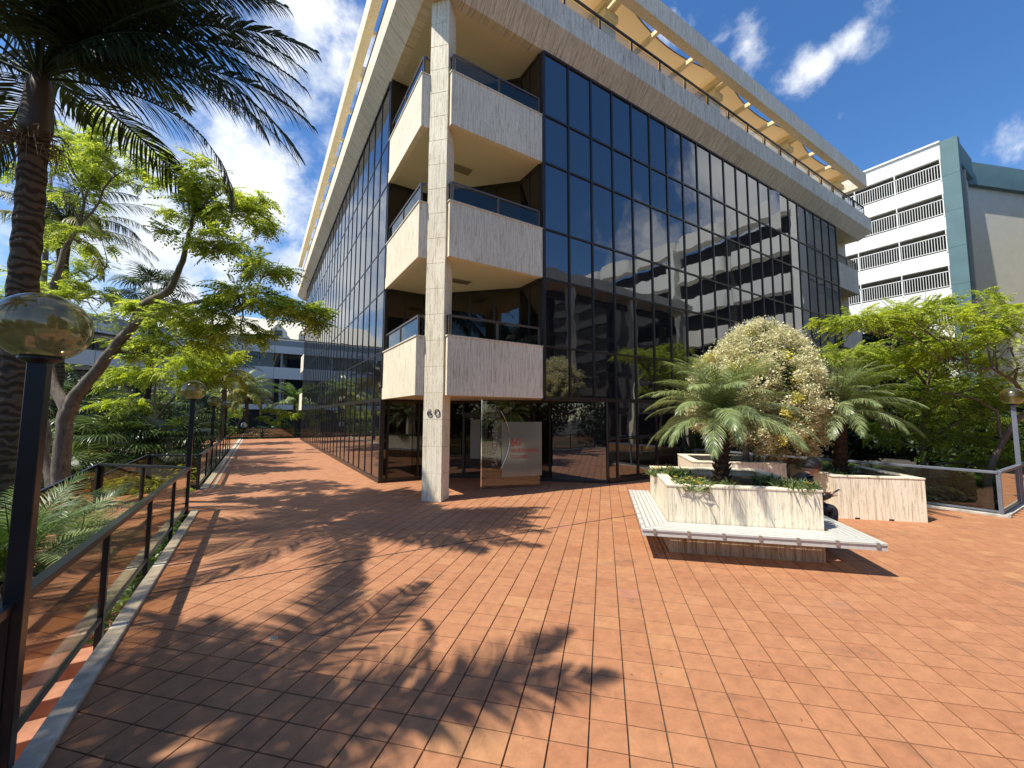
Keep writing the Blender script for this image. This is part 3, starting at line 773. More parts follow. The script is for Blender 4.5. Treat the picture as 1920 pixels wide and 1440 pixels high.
for a, b in zip([3.5]+BRY, BRY):
    for t in (1/3, 2/3):
        y = a+(b-a)*t
        if y > 8.6: MB().box(2.81, 6.0, y-.05, y+.05, 15.4, 15.54).build('rafter', CREAM, office)
MB().box(7, 26, 13.7, 36, 13.3, 15.7).build('penthouse', BEIGEW, office)

# ================================================================== ENTRANCE WIND SCREEN
s0 = Vector((4.89, 9.23, 0)); s1 = Vector((6.48, 8.89, 0)); sdir = (s1-s0).normalized(); snrm = Vector((sdir.y, -sdir.x, 0))
ws = tag(empty('wind_screen', s0.lerp(s1, .5)), 'clear glass entrance screen with red 60 HINDMARSH SQUARE sign and bowed steel handle', 'glass screen')
MB().beam(s0+Vector((0, 0, 1.17)), s1+Vector((0, 0, 1.17)), .012, 2.26).build('glass_sheet', G_CLEAR, ws)
e = MB(); e.beam(s0-sdir*.006, s0-sdir*.006+Vector((0, 0, 2.34)), .02, .022, up=sdir); e.beam(s0+Vector((0, 0, .03)), s1+Vector((0, 0, .03)), .02, .02); e.build('edge_trim', CHROME, ws)
L = (s1-s0).length
pa = s0.lerp(s1, .33)+snrm*.02; pb = s0.lerp(s1, 1.03)+snrm*.02
MB().beam(pa+Vector((0, 0, 1.05)), pb+Vector((0, 0, 1.05)), .01, 1.42).build('sign_panel', FROST, ws)
def scr(t, z, off=.03): return s0.lerp(s1, t)+snrm*off+Vector((0, 0, z))
text_obj('sign_text', '60', .30, .002, REDP, frame_matrix(scr(.475, 1.13), sdir), ws)
text_obj('sign_text', 'HINDMARSH', .14, .002, REDP, frame_matrix(scr(.475, .96), sdir), ws)
text_obj('sign_text', 'SQUARE', .14, .002, REDP, frame_matrix(scr(.475, .80), sdir), ws)
text_obj('sign_text', 'SA HOUSE', .21, .002, GREYSIGN, frame_matrix(scr(.26, .62, .012), (0, 0, 1), -sdir), ws)
text_obj('sign_text', 'SAHNIS', .11, .002, GREYSIGN, frame_matrix(scr(.06, 2.02, .012), sdir), ws)
text_obj('sign_text', 'HOUSE', .11, .002, GREYSIGN, frame_matrix(scr(.09, 1.88, .012), sdir), ws)
hb = MB(); hb.tube([scr(.30+.16*sin(pi*(k/14)**.9), 2.05-1.55*k/14, .05) for k in range(15)], .011, 8); hb.build('pull_handle', CHROME, ws, smooth=True)
for t, z in ((.235, 1.76), (.235, 1.36), (.74, 1.75), (.74, 1.38), (.72, .49)):
    d = MB(); d.tube([scr(t, z, -.02), scr(t, z, .04)], .016, 10); d.build('fixing_button', CHROME, ws)

# ================================================================== PLANTERS, BENCH
def planter(name, a0, a1, b0, b1, h, label, mat=TRAV, pan=.98, notch=False, low=None):
    c = AB((a0+a1)/2, (b0+b1)/2, 0); t = tag(empty(name, c), label, 'planter')
    def obox(x0, x1, y0, y1, z0, z1):
        M = Matrix((AX, BX, Vector((0, 0, 1)))).transposed().to_4x4(); return MB().box(x0, x1, y0, y1, z0, z1, M)
    th = .07
    for (p0, p1, q0, q1, ax) in ((a0, a1, b0, b0+th, 'a'), (a0, a1, b1-th, b1, 'a'), (a0, a0+th, b0+th+.002, b1-th-.002, 'b'), (a1-th, a1, b0+th+.002, b1-th-.002, 'b')):
        n = max(1, round(((p1-p0) if ax == 'a' else (q1-q0))/pan))
        for k in range(n):
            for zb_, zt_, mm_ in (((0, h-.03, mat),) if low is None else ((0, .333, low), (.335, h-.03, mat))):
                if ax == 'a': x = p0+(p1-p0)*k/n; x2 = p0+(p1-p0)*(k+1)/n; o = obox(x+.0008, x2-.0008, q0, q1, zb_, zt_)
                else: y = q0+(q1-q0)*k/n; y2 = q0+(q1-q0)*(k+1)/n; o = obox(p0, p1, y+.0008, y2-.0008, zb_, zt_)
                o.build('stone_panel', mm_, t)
    w = .16
    for (x0, x1, y0, y1) in ((a0-.01, a1+.01, b0-.01, b0+w), (a0-.01, a1+.01, b1-w, b1+.01), (a0-.01, a0+w, b0+w+.003, b1-w-.003), (a1-w, a1+.01, b0+w+.003, b1-w-.003)):
        obox(x0, x1, y0, y1, h-.029, h).build('coping', mat, t, bevel=.004)
    obox(a0+th+.002, a1-th-.002, b0+th+.002, b1-th-.002, .1, h-.13).build('soil', MULCH, t)
    if notch:
        for x in (.25, .62): obox(a0+(a1-a0)*x-.04, a0+(a1-a0)*x+.04, b0-.003, b0+.02, 0.001, .03).build('weep_hole', DARK, t)
    return t
P1 = (.87, 2.81, 6.24, 8.5); H1 = .94
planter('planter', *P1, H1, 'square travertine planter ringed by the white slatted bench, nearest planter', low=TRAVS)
planter('planter', 4.25, 5.72, 9.02, 10.85, .80, 'travertine planter at the right near the grey railing, with palm shadow on its front', notch=True)
planter('planter', 1.9, 3.75, 9.75, 11.6, .93, 'travertine planter behind the bench planter, holding the round variegated tree')
# bench
bench = tag(empty('slatted_bench', AB(1.84, 7.2)), 'white painted slatted bench running round the front planter, with metal clips', 'bench')
BZ = .415
Mab = Matrix((AX, BX, Vector((0, 0, 1)))).transposed().to_4x4()
def ob(x0, x1, y0, y1, z0, z1): return MB().box(x0, x1, y0, y1, z0, z1, Mab)
fa0, fa1, fb0, fb1 = .47, 3.25, 5.77, 8.75
nsl = 6
for k in range(nsl):      # front run, mitred ends
    w = (P1[2]-fb0-.01)/nsl; y0 = fb0+k*w; y1 = y0+w-.011; z0 = BZ-.022
    i0 = (y0-fb0)*(P1[0]-fa0)/(P1[2]-fb0); i1 = (y1-fb0)*(P1[0]-fa0)/(P1[2]-fb0)
    vs = [Mab@Vector(v) for v in ((fa0+i0, y0, z0), (fa1-i0, y0, z0), (fa1-i1, y1, z0), (fa0+i1, y1, z0), (fa0+i0, y0, BZ), (fa1-i0, y0, BZ), (fa1-i1, y1, BZ), (fa0+i1, y1, BZ))]
    MB().add(vs, [(3, 2, 1, 0), (4, 5, 6, 7), (0, 1, 5, 4), (1, 2, 6, 5), (2, 3, 7, 6), (3, 0, 4, 7)]).build('slat', WOODW, bench)
for side in (0, 1):       # side runs
    for k in range(nsl):
        wd = (P1[0]-fa0-.01)/nsl; x0 = fa0+k*wd; x1 = x0+wd-.011
        j0 = (x0-fa0)*(P1[2]-fb0)/(P1[0]-fa0)+.004; j1 = (x1-fa0)*(P1[2]-fb0)/(P1[0]-fa0)+.004; z0 = BZ-.022
        pts = [(x0, fb0+j0), (x0, fb1), (x1, fb1), (x1, fb0+j1)]
        if side: pts = [(P1[0]+P1[1]-x if False else (fa1-(x-fa0)), y) for x, y in pts][::-1]
        vs = [Mab@Vector((x, y, z)) for z in (z0, BZ) for x, y in pts]
        MB().add(vs, [(0, 1, 2, 3), (7, 6, 5, 4), (0, 4, 5, 1), (1, 5, 6, 2), (2, 6, 7, 3), (3, 7, 4, 0)]).build('slat', WOODW, bench)
for (x0, x1, y0, y1) in ((fa0, fa1, fb0+.012, fb0+.04), (fa0+.012, fa0+.04, fb0+.045, fb1), (fa1-.04, fa1-.012, fb0+.045, fb1)):
    ob(x0, x1, y0, y1, BZ-.088, BZ-.024).build('edge_board', WOODW, bench)
for k in range(7):
    x = fa0+.16+k*(fa1-fa0-.26)/6
    ob(x-.018, x+.018, fb0-.006, fb0+.02, BZ-.055, BZ+.004).build('clip', METALC, bench)
for k in range(9):
    y = fb0+.25+k*.32
    ob(fa0-.006, fa0+.05, y-.008, y+.008, BZ-.05, BZ+.004).build('clip', METALC, bench)
for k in range(5):
    x = P1[0]+.1+k*.43; ob(x, x+.04, fb0+.05, P1[2]-.002, BZ-.085, BZ-.025).build('bracket', METALC, bench)
for k in range(5):
    y = P1[2]+.2+k*.45
    ob(fa0+.05, P1[0]-.002, y, y+.04, BZ-.085, BZ-.025).build('bracket', METALC, bench); ob(P1[1]+.002, fa1-.05, y, y+.04, BZ-.085, BZ-.025).build('bracket', METALC, bench)

# ================================================================== LAMPS
lamp = empty('globe_lamp')
pb_ = MB(); pb_.box(-.04, .04, -.04, .04, 0, 2.2); pole = pb_.build('pole', BLACKST, lamp, bevel=.004)
MB().tube([(0, 0, 2.195), (0, 0, 2.215), (0, 0, 2.235)], [.06, .09, .085], 20).build('collar', BLACKST, lamp, smooth=False)
MB().sphere((0, 0, 2.40), .205, .195, 36, 22, -.86).build('globe', G_GLOBE, lamp, smooth=True)
MB().tube([(0, 0, 2.236), (0, 0, 2.34)], [.05, .05], 20).build('lamp_holder', CONC, lamp)
MB().tube([(0, 0, 2.342), (0, 0, 2.50), (0, 0, 2.515)], [.045, .045, .03], 20).build('bulb', WHITEG, lamp, smooth=True)
LG = 'globe lamps along the left railing'
LAMPS = [(-1.06, 3.36, 0, 'largest globe lamp in the foreground on a black square post at the left edge', 0),
         (-1.10, 10.22, 0, 'second globe lamp, at the corner where the near railing ends', 0),
         (-1.30, 17.6, 0, 'third globe lamp along the far railing', 0), (-1.30, 24.4, 0, 'fourth globe lamp, beyond the third at the end of the far railing', 0),
         (-1.0, 41.5, 0, 'farthest globe lamp, small, beside the slim yellow palm', 0),
         (14.6, 1.72, 0, 'globe lamp on a grey post at the right edge of the photo', 10)]
for k, (x, y, z, lab, rz) in enumerate(LAMPS):
    o = lamp if k == 0 else copy_tree(lamp); o.location = (x, y, z); o.rotation_euler = (0, 0, radians(rz)); tag(o, lab, 'lamp', LG if k < 4 else None)
    if k >= 4 and 'group' in o: del o['group']
    if k == 5:
        for ch in o.children:
            if ch.name.startswith('pole'): ch.data = ch.data.copy(); ch.data.materials[0] = GREYST
wg = tag(empty('white_globe_light', (-.9, 42.0, 0)), 'low bollard light with round white globe beyond the far fence', 'lamp')
MB().tube([(-.9, 42.0, -1.6), (-.9, 42.0, .9)], .12, 10).build('post', BLACKST, wg); MB().sphere((-.9, 42, 1.08), .27, .27, 16, 10).build('globe', WHITEG, wg, smooth=True)

# ================================================================== RAILINGS
def railing(name, pts, zs, spacing, label, mat, glass, top=(.075, .05), postw=.05, group=None, base=-.25, low=.12):
    """pts: ground points, zs: height of the handrail at each"""
    t = tag(empty(name, (pts[0][0], pts[0][1], 0)), label, 'railing', group)
    for s in range(len(pts)-1):
        p = Vector((*pts[s], zs[s])); q = Vector((*pts[s+1], zs[s+1])); d = (q-p); n = max(1, round(d.length/spacing))
        MB().beam(p, q, top[0], top[1]).build('handrail', mat, t, bevel=.004)
        MB().beam(p+Vector((0, 0, low-.88)), q+Vector((0, 0, low-.88)), .035, .035).build('bottom_rail', mat, t)
        for k in range(n+1):
            if s and k == 0: continue
            c = p.lerp(q, k/n); dh = d.copy(); dh.z = 0
            b0 = c.z-.88+base
            MB().beam((c.x, c.y, b0), (c.x, c.y, c.z-top[1]/2), postw, postw, up=dh.normalized()).build('post', mat, t)
        for k in range(n):
            a = p.lerp(q, (k+.04)/n); b = p.lerp(q, (k+.96)/n); dn = d.cross(Vector((0, 0, 1))).normalized()*.004
            vs = [c + o + Vector((0, 0, zz)) for c, zz in ((a, low-.86), (b, low-.86), (b, -.035), (a, -.035)) for o in (-dn, dn)]
            MB().add(vs, [(0, 2, 4, 6), (1, 7, 5, 3), (0, 1, 3, 2), (4, 5, 7, 6), (2, 3, 5, 4), (0, 6, 7, 1)]).build('glass_panel', glass, t)
    return t
railing('glass_railing', [(-1.09, -.15), (-1.09, 10.3)], [.87, .87], 1.8, 'nearest black railing with bronze glass panels beside the kerb', BLACKST, G_RAIL)
railing('glass_railing', [(-1.14, 10.36), (-2.72, 11.9)], [.86, .86], 1.3, 'short black glass railing turning left from the second lamp', BLACKST, G_RAIL)
railing('glass_railing', [(-2.78, 11.9), (-4.9, 9.6)], [.86, -.55], 1.3, 'sloping black stair railing going down to the left from the landing', BLACKST, G_RAIL)
railing('glass_railing', [(-1.22, 13.3), (-2.3, 14.1)], [.86, .86], 1.2, 'short black railing across the far side of the landing', BLACKST, G_RAIL)
railing('glass_railing', [(-2.36, 14.1), (-4.9, 12.2)], [.86, -.6], 1.3, 'sloping black stair railing behind the short railing, down the far side of the steps', BLACKST, G_RAIL)
railing('glass_railing', [(-1.22, 13.4), (-1.22, 27.3)], [.86, .86], 1.75, 'long black glass railing along the far part of the walkway', BLACKST, G_RAIL)
railing('glass_railing', [(-12, 39.7), (2.9, 39.7)], [.9, .9], 2.4, 'thin dark railing across the far end of the walkway', BLACKST, G_RAIL)
railing('glass_railing', [(12.36, 8.2), (12.36, 1.72), (22, 1.72)], [.84, .84, .84], 2.1, 'blue-grey steel railing with glass panels behind the right planter', GREYST, G_CLEAR, top=(.09, .05), postw=.06)
MB_ = MB(); st = tag(empty('stair_flight', (-3.6, 11.6, -1)), 'descending steps between the two sloping stair railings at the left', 'steps')
for k in range(8):
    c = Vector((-2.75, 13.0, 0)) + Vector((-.68, -.62, 0)).normalized()*(.15+.3*k); u = Vector((.62, -.68, 0)).normalized()
    MB().beam(c-u*.95+Vector((0, 0, -.5-.17*k)), c+u*.95+Vector((0, 0, -.5-.17*k)), .32, 1.0-.02*k).build('tread', BRICKS, st)
lw = tag(empty('low_planter_wall', (-2.4, 10.6, 0)), 'low stained travertine garden wall behind the corner of the near railing', 'wall')
for k in range(4):
    a = Vector((-1.25, 10.5, 0)).lerp(Vector((-2.85, 11.98, 0)), k/4); b = Vector((-1.25, 10.5, 0)).lerp(Vector((-2.85, 11.98, 0)), (k+1)/4-.003)
    a.y -= .1; b.y -= .1
    MB().beam(a+Vector((0, 0, -.45)), b+Vector((0, 0, -.45)), .12, .84).build('stone_panel', TRAVS, lw)

# ================================================================== OTHER BUILDINGS
# white parking building with teal corner
park = tag(empty('parking_building', (50, 20, -1.6)), 'white multi-level parking building with barred openings and a teal corner, at the right', 'parking building')
XP = 46.0; FH = 2.97; Y0, Y1 = 7.9, 46
bars = 12.26
zb = [bars+FH*k for k in range(-4, 4)]      # opening sills
b = MB(); b.box(XP, XP+.3, Y0, Y1, zb[-1]+1.75, 24.25); b.build('parapet', WHITEP, park)
for k, z in enumerate(zb):
    lo = z-(FH-1.75); MB().box(XP, XP+.3, Y0, Y1, lo, z).build('spandrel', WHITEP, park)
    MB().box(XP+.301, XP+14, Y0, Y1, z-.9, z-.6).build('deck', CONCR, park)
    rl = MB(); rl.beam((XP-.02, Y0, z+1.28), (XP-.02, Y1, z+1.28), .06, .06); rl.beam((XP-.02, Y0, z+.1), (XP-.02, Y1, z+.1), .05, .05)
    n_ = int((Y1-Y0)/.165)
    for i in range(n_): y = Y0+.08+i*.165; rl.box(XP-.035, XP-.005, y-.018, y+.018, z+.1, z+1.28)
    for i in range(14): y = Y0+.06+i*2.78; rl.box(XP-.05, XP+.0, y-.035, y+.035, z-.12, z+1.75)
    rl.build('barred_railing', WHITEP if k % 1 == 0 else GREYST, park)
MB().box(XP+14, XP+14.3, Y0, Y1, 0, 24).build('back_wall', DARK, park)
MB().box(XP+.31, XP+13.9, Y0, Y1, 23.9, 24.2).build('roof_deck', CONCR, park)
MB().box(XP-.12, XP+.4, Y0-.01, Y1, 24.251, 24.40).build('parapet_cap', WHITEP, park)
for k in range(9):
    MB().box(XP-.15, XP+.55, 6.9, Y0-.012, 24.24-2.97*(k+1)+.02, 24.24-2.97*k-.0).build('teal_corner_panel', TEAL, park)
MB().box(XP+.56, 51.4, 7.02, 7.9, 22.5, 24.25).build('teal_band', TEAL, park)
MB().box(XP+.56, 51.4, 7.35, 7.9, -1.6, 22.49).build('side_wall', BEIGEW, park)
MB().box(XP+2.55, XP+2.9, 7.05, 7.34, -1.6, 22.49).build('downpipe_fin', GREYB, park)
wd = Vector((.93, -.367, 0)).normalized(); w0 = Vector((51.4, 7.7, 0)); w1 = w0+wd*75; wn_ = Vector((-wd.y, wd.x, 0))
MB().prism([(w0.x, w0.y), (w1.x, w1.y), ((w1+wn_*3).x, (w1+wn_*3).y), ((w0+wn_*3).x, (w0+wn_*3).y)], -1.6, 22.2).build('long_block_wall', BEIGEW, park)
w0b = w0-wn_*.4; w1b = w1-wn_*.4
MB().prism([(w0b.x, w0b.y), (w1b.x, w1b.y), ((w1b+wn_*3.2).x, (w1b+wn_*3.2).y), ((w0b+wn_*3.2).x, (w0b+wn_*3.2).y)], 22.21, 24.25).build('teal_band', TEAL, park)

# far pale banded buildings to the left
fb = tag(empty('banded_building', (-4, 60, -1.6)), 'long pale grey two-storey building with dark window bands behind the palms at the far left', 'building')
bands = [(-1.6, 2.7, DARK), (2.7, 3.35, LIGHTB), (3.35, 6.65, GLASSF), (6.65, 8.15, LIGHTB), (8.15, 10.0, GLASSF), (10.0, 10.95, LIGHTB), (10.95, 11.7, GREYB)]
def banded(p, q, depth, parent, npan):
    p = Vector((*p, 0)); q = Vector((*q, 0)); d = (q-p).normalized(); nn = Vector((-d.y, d.x, 0))
    for z0, z1, m in bands:
        off = .35 if m in (GLASSF, DARK) else 0
        mid = nn*(depth/2+off)
        if m is LIGHTB:
            for k in range(npan):
                a = p.lerp(q, k/npan); b_ = p.lerp(q, (k+1)/npan-.0025)
                MB().beam(a+mid+Vector((0, 0, (z0+z1)/2)), b_+mid+Vector((0, 0, (z0+z1)/2)), depth, z1-z0-.002).build('wall_panel', m, parent)
        elif m is GLASSF:
            for k in range(npan*2):
                a = p.lerp(q, k/npan/2); b_ = p.lerp(q, (k+1)/npan/2-.004)
                MB().beam(a+mid+Vector((0, 0, (z0+z1)/2)), b_+mid+Vector((0, 0, (z0+z1)/2)), depth, z1-z0).build('window', m, parent)
            for k in range(0, npan*2, 3):
                a = p.lerp(q, (k+.5)/npan/2)+nn*.28; MB().box(a.x-.12, a.x+.12, a.y-.05, a.y+.05, z0, z1).build('mullion', GREYB, parent)
        else: MB().beam(p+mid+Vector((0, 0, (z0+z1)/2)), q+mid+Vector((0, 0, (z0+z1)/2)), depth, z1-z0-.002).build('wall', m, parent)
banded((-8.1, 60), (8, 60), 10, fb, 5)
banded((-24.5, 43.6), (-8.12, 59.98), 8, fb, 6)
hs = tag(empty('tiled_roof_house', (1, 78, 0)), 'cream roof with small dormer gables showing above the pale banded building', 'house')
rf = MB(); rf.add([(-12, 72, 14.0), (8, 72, 14.0), (6.5, 79, 18.2), (-11, 79, 18.2), (-12, 86, 14.0), (8, 86, 14.0)], [(0, 1, 2, 3), (3, 2, 5, 4), (1, 5, 2), (0, 3, 4)]); rf.build('roof', ROOFT, hs)
MB().box(-11.5, 7.5, 72.5, 85.5, -1.6, 14.0).build('wall', WHITEP, hs)
for x in (2.2, 6.2):
    g = MB(); g.add([(x-1.2, 71.6, 14), (x+1.2, 71.6, 14), (x+1.2, 71.6, 14.9), (x, 71.6, 16.3), (x-1.2, 71.6, 14.9), (x-1.2, 76, 14), (x+1.2, 76, 14), (x+1.2, 76, 14.9), (x, 76, 16.3), (x-1.2, 76, 14.9)],
                    [(0, 1, 2, 3, 4), (2, 7, 8, 3), (3, 8, 9, 4), (1, 6, 7, 2), (0, 4, 9, 5)]); gb = g.build('dormer', ROOFT, hs)
    MB().box(x-.5, x+.5, 71.5, 71.59, 14.2, 15.1).build('window', GLASSF, gb)

# facing wing behind the viewer (seen mirrored in the facade)
wing = tag(empty('facing_wing', (24, -9, 0)), 'travertine wing with tall columns facing the office, seen mirrored in its right glass wall', 'building')
MB().box(6, 37.5, -14, -7.56, 12.55, 13.4).build('roof_slab', TRAVW, wing)
MB().box(6.5, 37, -14, -9.4, -1.6, 12.54).build('glass_wall', GLASSD, wing)
for x in (10.5, 21.4, 28.8, 36.4): MB().box(x-.28, x+.28, -8.3, -7.75, -1.6, 12.54).build('column', TRAV, wing)
for k in range(4): MB().box(6.5, 37, -9.39, -9.3, 2.3+3.2*k, 2.7+3.2*k).build('transom', BRONZE, wing)
# curved balcony tower beyond it
tw = tag(empty('curved_balcony_building', (46, -12, -1.6)), 'pale office block with rounded balcony bands, seen mirrored in the right glass wall', 'building')
MB().box(41.2, 45.5, -44, .3, -1.6, 20.5).build('window_wall', DARK, tw)
for k in range(6):
    z = 2.2+3.72*k; y = .7
    for s in range(7):
        y1 = y-6.2; r = .9; poly = [(41.3, y)]
        for i in range(5): a_ = i/4*pi/2; poly.append((40+r-r*sin(a_)*1.0, y-.25-r+r*cos(a_)))
        for i in range(5): a_ = i/4*pi/2; poly.append((40+r-r*cos(a_), y1+.25+r-r*sin(a_)))
        poly.append((41.3, y1)); poly = ccw(poly)
        MB().prism(poly, z, z+1.65).build('balcony_band', WHITEP, tw); y = y1
for y in (.9, -11.9): MB().box(39.7, 41.2, y-.35, y+.35, -1.6, 21.2).build('fin', WHITEP, tw)
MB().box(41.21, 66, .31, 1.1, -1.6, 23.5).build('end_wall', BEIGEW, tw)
for k in range(7): MB().box(41.3, 65.9, 1.101, 1.14, 1.5+3.2*k, 1.56+3.2*k).build('joint_strip', GREYB, tw)
lvr = MB()
for k in range(9): lvr.box(41.5, 45, -1, 1.0, 20.9+k*.28, 21.02+k*.28)
lvr.build('louvre', WHITEP, tw)

# ================================================================== VEGETATION
def rotmats(yaw, pitch, roll):
    cy, sy, cp, sp, cr_, sr = np.cos(yaw), np.sin(yaw), np.cos(pitch), np.sin(pitch), np.cos(roll), np.sin(roll)
    N = len(yaw); R = np.zeros((N, 3, 3))
    # Rz(yaw) * Ry(-pitch) * Rx(roll)
    R[:, 0, 0] = cy*cp; R[:, 0, 1] = -cy*sp*sr - sy*cr_; R[:, 0, 2] = -cy*sp*cr_ + sy*sr
    R[:, 1, 0] = sy*cp; R[:, 1, 1] = -sy*sp*sr + cy*cr_; R[:, 1, 2] = -sy*sp*cr_ - cy*sr
    R[:, 2, 0] = sp; R[:, 2, 1] = cp*sr; R[:, 2, 2] = cp*cr_
    return R
def instance_mesh(tv, tq, pos, R, sc):
    """template verts (n,3), quads (m,4); pos (N,3), R (N,3,3), sc (N,)"""
    N = len(pos); v = np.einsum('nij,kj->nki', R, tv)*sc[:, None, None] + pos[:, None, :]
    q = tq[None]+(np.arange(N)*len(tv))[:, None, None]
    return v.reshape(-1, 3), q.reshape(-1, tq.shape[1])
def spray_template(pairs=6, L=.30, W=.13, droop=.35):
    vs = []; q = []
    def leafq(o, d, w, l):
        d = Vector(d).normalized(); s = d.cross(Vector((0, 0, 1))).normalized()*w; o = Vector(o); i = len(vs)
        vs.extend([tuple(o), tuple(o+d*l*.5+s), tuple(o+d*l), tuple(o+d*l*.5-s)]); q.append((i, i+1, i+2, i+3))
    for k in range(pairs):
        t = .12+.88*k/pairs; z = -droop*t*t
        for s in (-1, 1):
            leafq((t, 0, z), (.55, s*.9, -.25-.3*t), W/2, L*(1-.35*abs(t-.45)))
    leafq((1, 0, -droop), (1, 0, -.6), W/2, L*.8)
    i = len(vs); vs.extend([(0, -.008, 0), (0, .008, 0), (1, .004, -droop), (1, -.004, -droop)]); q.append((i, i+1, i+2, i+3))
    return np.array(vs), np.array(q)
SPRAY, SPRAYQ = spray_template()
def blob_pts(n, c, rx, ry, rz, hollow=.0):
    u = RNG.normal(size=(n, 3)); u /= np.linalg.norm(u, axis=1)[:, None]
    r = RNG.random(n)**(1/3); r = hollow+(1-hollow)*r
    return np.array(c)+u*r[:, None]*np.array((rx, ry, rz))
def foliage_sprays(pads, size):
    ps = []; ctr = []
    for c, rx, rz, n in pads:
        k = max(3, int(n/16))                     # little tufts make an uneven outline
        tc = blob_pts(k, c, rx, rx, rz, .15)
        idx = RNG.integers(0, k, n)
        p = tc[idx]+RNG.normal(size=(n, 3))*np.array((.16, .16, .05))*min(1.5, rx)*.8
        ps.append(p); ctr.append(np.repeat([list(c)], n, 0))
    p = np.concatenate(ps); c = np.concatenate(ctr); d = p-c
    yaw = np.arctan2(d[:, 1], d[:, 0])+RNG.normal(0, .9, len(p)); pitch = RNG.normal(-.05, .35, len(p)); roll = RNG.normal(0, .35, len(p))
    sc = size*(.6+.7*RNG.random(len(p)))
    return instance_mesh(SPRAY, SPRAYQ, p, rotmats(yaw, pitch, roll), sc)
def leafcloud(pts, size, aspect=.5, upbias=.6, out=None):
    n = len(pts); tv = np.array([(0, 0, 0), (.5, aspect/2, .04), (1, 0, -.05), (.5, -aspect/2, .04)]); tq = np.array([[0, 1, 2, 3]])
    yaw = RNG.random(n)*2*pi; pitch = RNG.normal(.1, .6, n); roll = RNG.normal(0, .7, n)
    return instance_mesh(tv, tq, pts, rotmats(yaw, pitch, roll), size*(.6+.8*RNG.random(n)))
def wobble(p, q, n, amp):
    p = Vector(p); q = Vector(q); L = (q-p).length; pts = [p]
    for k in range(1, n):
        pts.append(p.lerp(q, k/n)+Vector(RNG.normal(0, amp*L, 3).tolist())*.5+Vector((0, 0, amp*L*sin(pi*k/n))))
    return pts+[q]
def tree(name, label, limbs, pads, leafm, size, barkm=BARK, group=None, twig=6, cat='tree', twr=.012):
    """limbs: list of (polyline, r0, r1); pads: (centre, rx, rz, n)"""
    base = limbs[0][0][0]; t = tag(empty(name, base), label, cat, group)
    tr = MB(); nodes = []
    for pl, r0, r1 in limbs:
        pl = [Vector(p) for p in pl]; fine = []
        for a, b in zip(pl, pl[1:]):
            for k in range(4): fine.append(a.lerp(b, k/4)+Vector(RNG.normal(0, .012*(b-a).length, 3).tolist()))
        fine.append(pl[-1]); n = len(fine)
        rad = [r0+(r1-r0)*(i/(n-1)) for i in range(n)]; tr.tube(fine, rad, 9)
        nodes += [(p, r) for p, r in zip(fine, rad)]
    trunk = tr.build('trunk', barkm, t, smooth=True)
    br = MB(); tw = MB()
    for c, rx, rz, n in pads:
        c = Vector(c); near = min(nodes, key=lambda a: (a[0]-c).length + .3*max(0, a[0].z-c.z)); r = min(near[1]*.7, .05)
        pts = wobble(near[0], c-Vector((0, 0, rz*.4)), 5, .06); br.tube(pts, [r+(.012-r)*k/5 for k in range(6)], 6)
        for k in range(max(3, int(twig*rx))):
            e = blob_pts(1, c, rx*.95, rx*.95, rz*.8, .5)[0]; s = pts[RNG.integers(2, 6)]
            w = wobble(s, e, 3, .10); tw.tube(w, [twr, twr*.7, twr*.5, twr*.25], 4)
            for j in range(2):
                e2 = Vector(e)+Vector(RNG.normal(0, .28, 3).tolist())*rx*.7; e2.z = max(e2.z, c.z-rz*1.3); tw.tube([w[2], w[2].lerp(e2, .5)+Vector((0, 0, .03)), e2], [twr*.5, twr*.4, twr*.2], 3)
    stuff(br.build('branch', barkm, t, smooth=True))
    stuff(tw.build('twig', barkm, t))
    v, q = foliage_sprays(pads, size)
    stuff(arrmesh('crown', v, q, leafm, t))
    return t

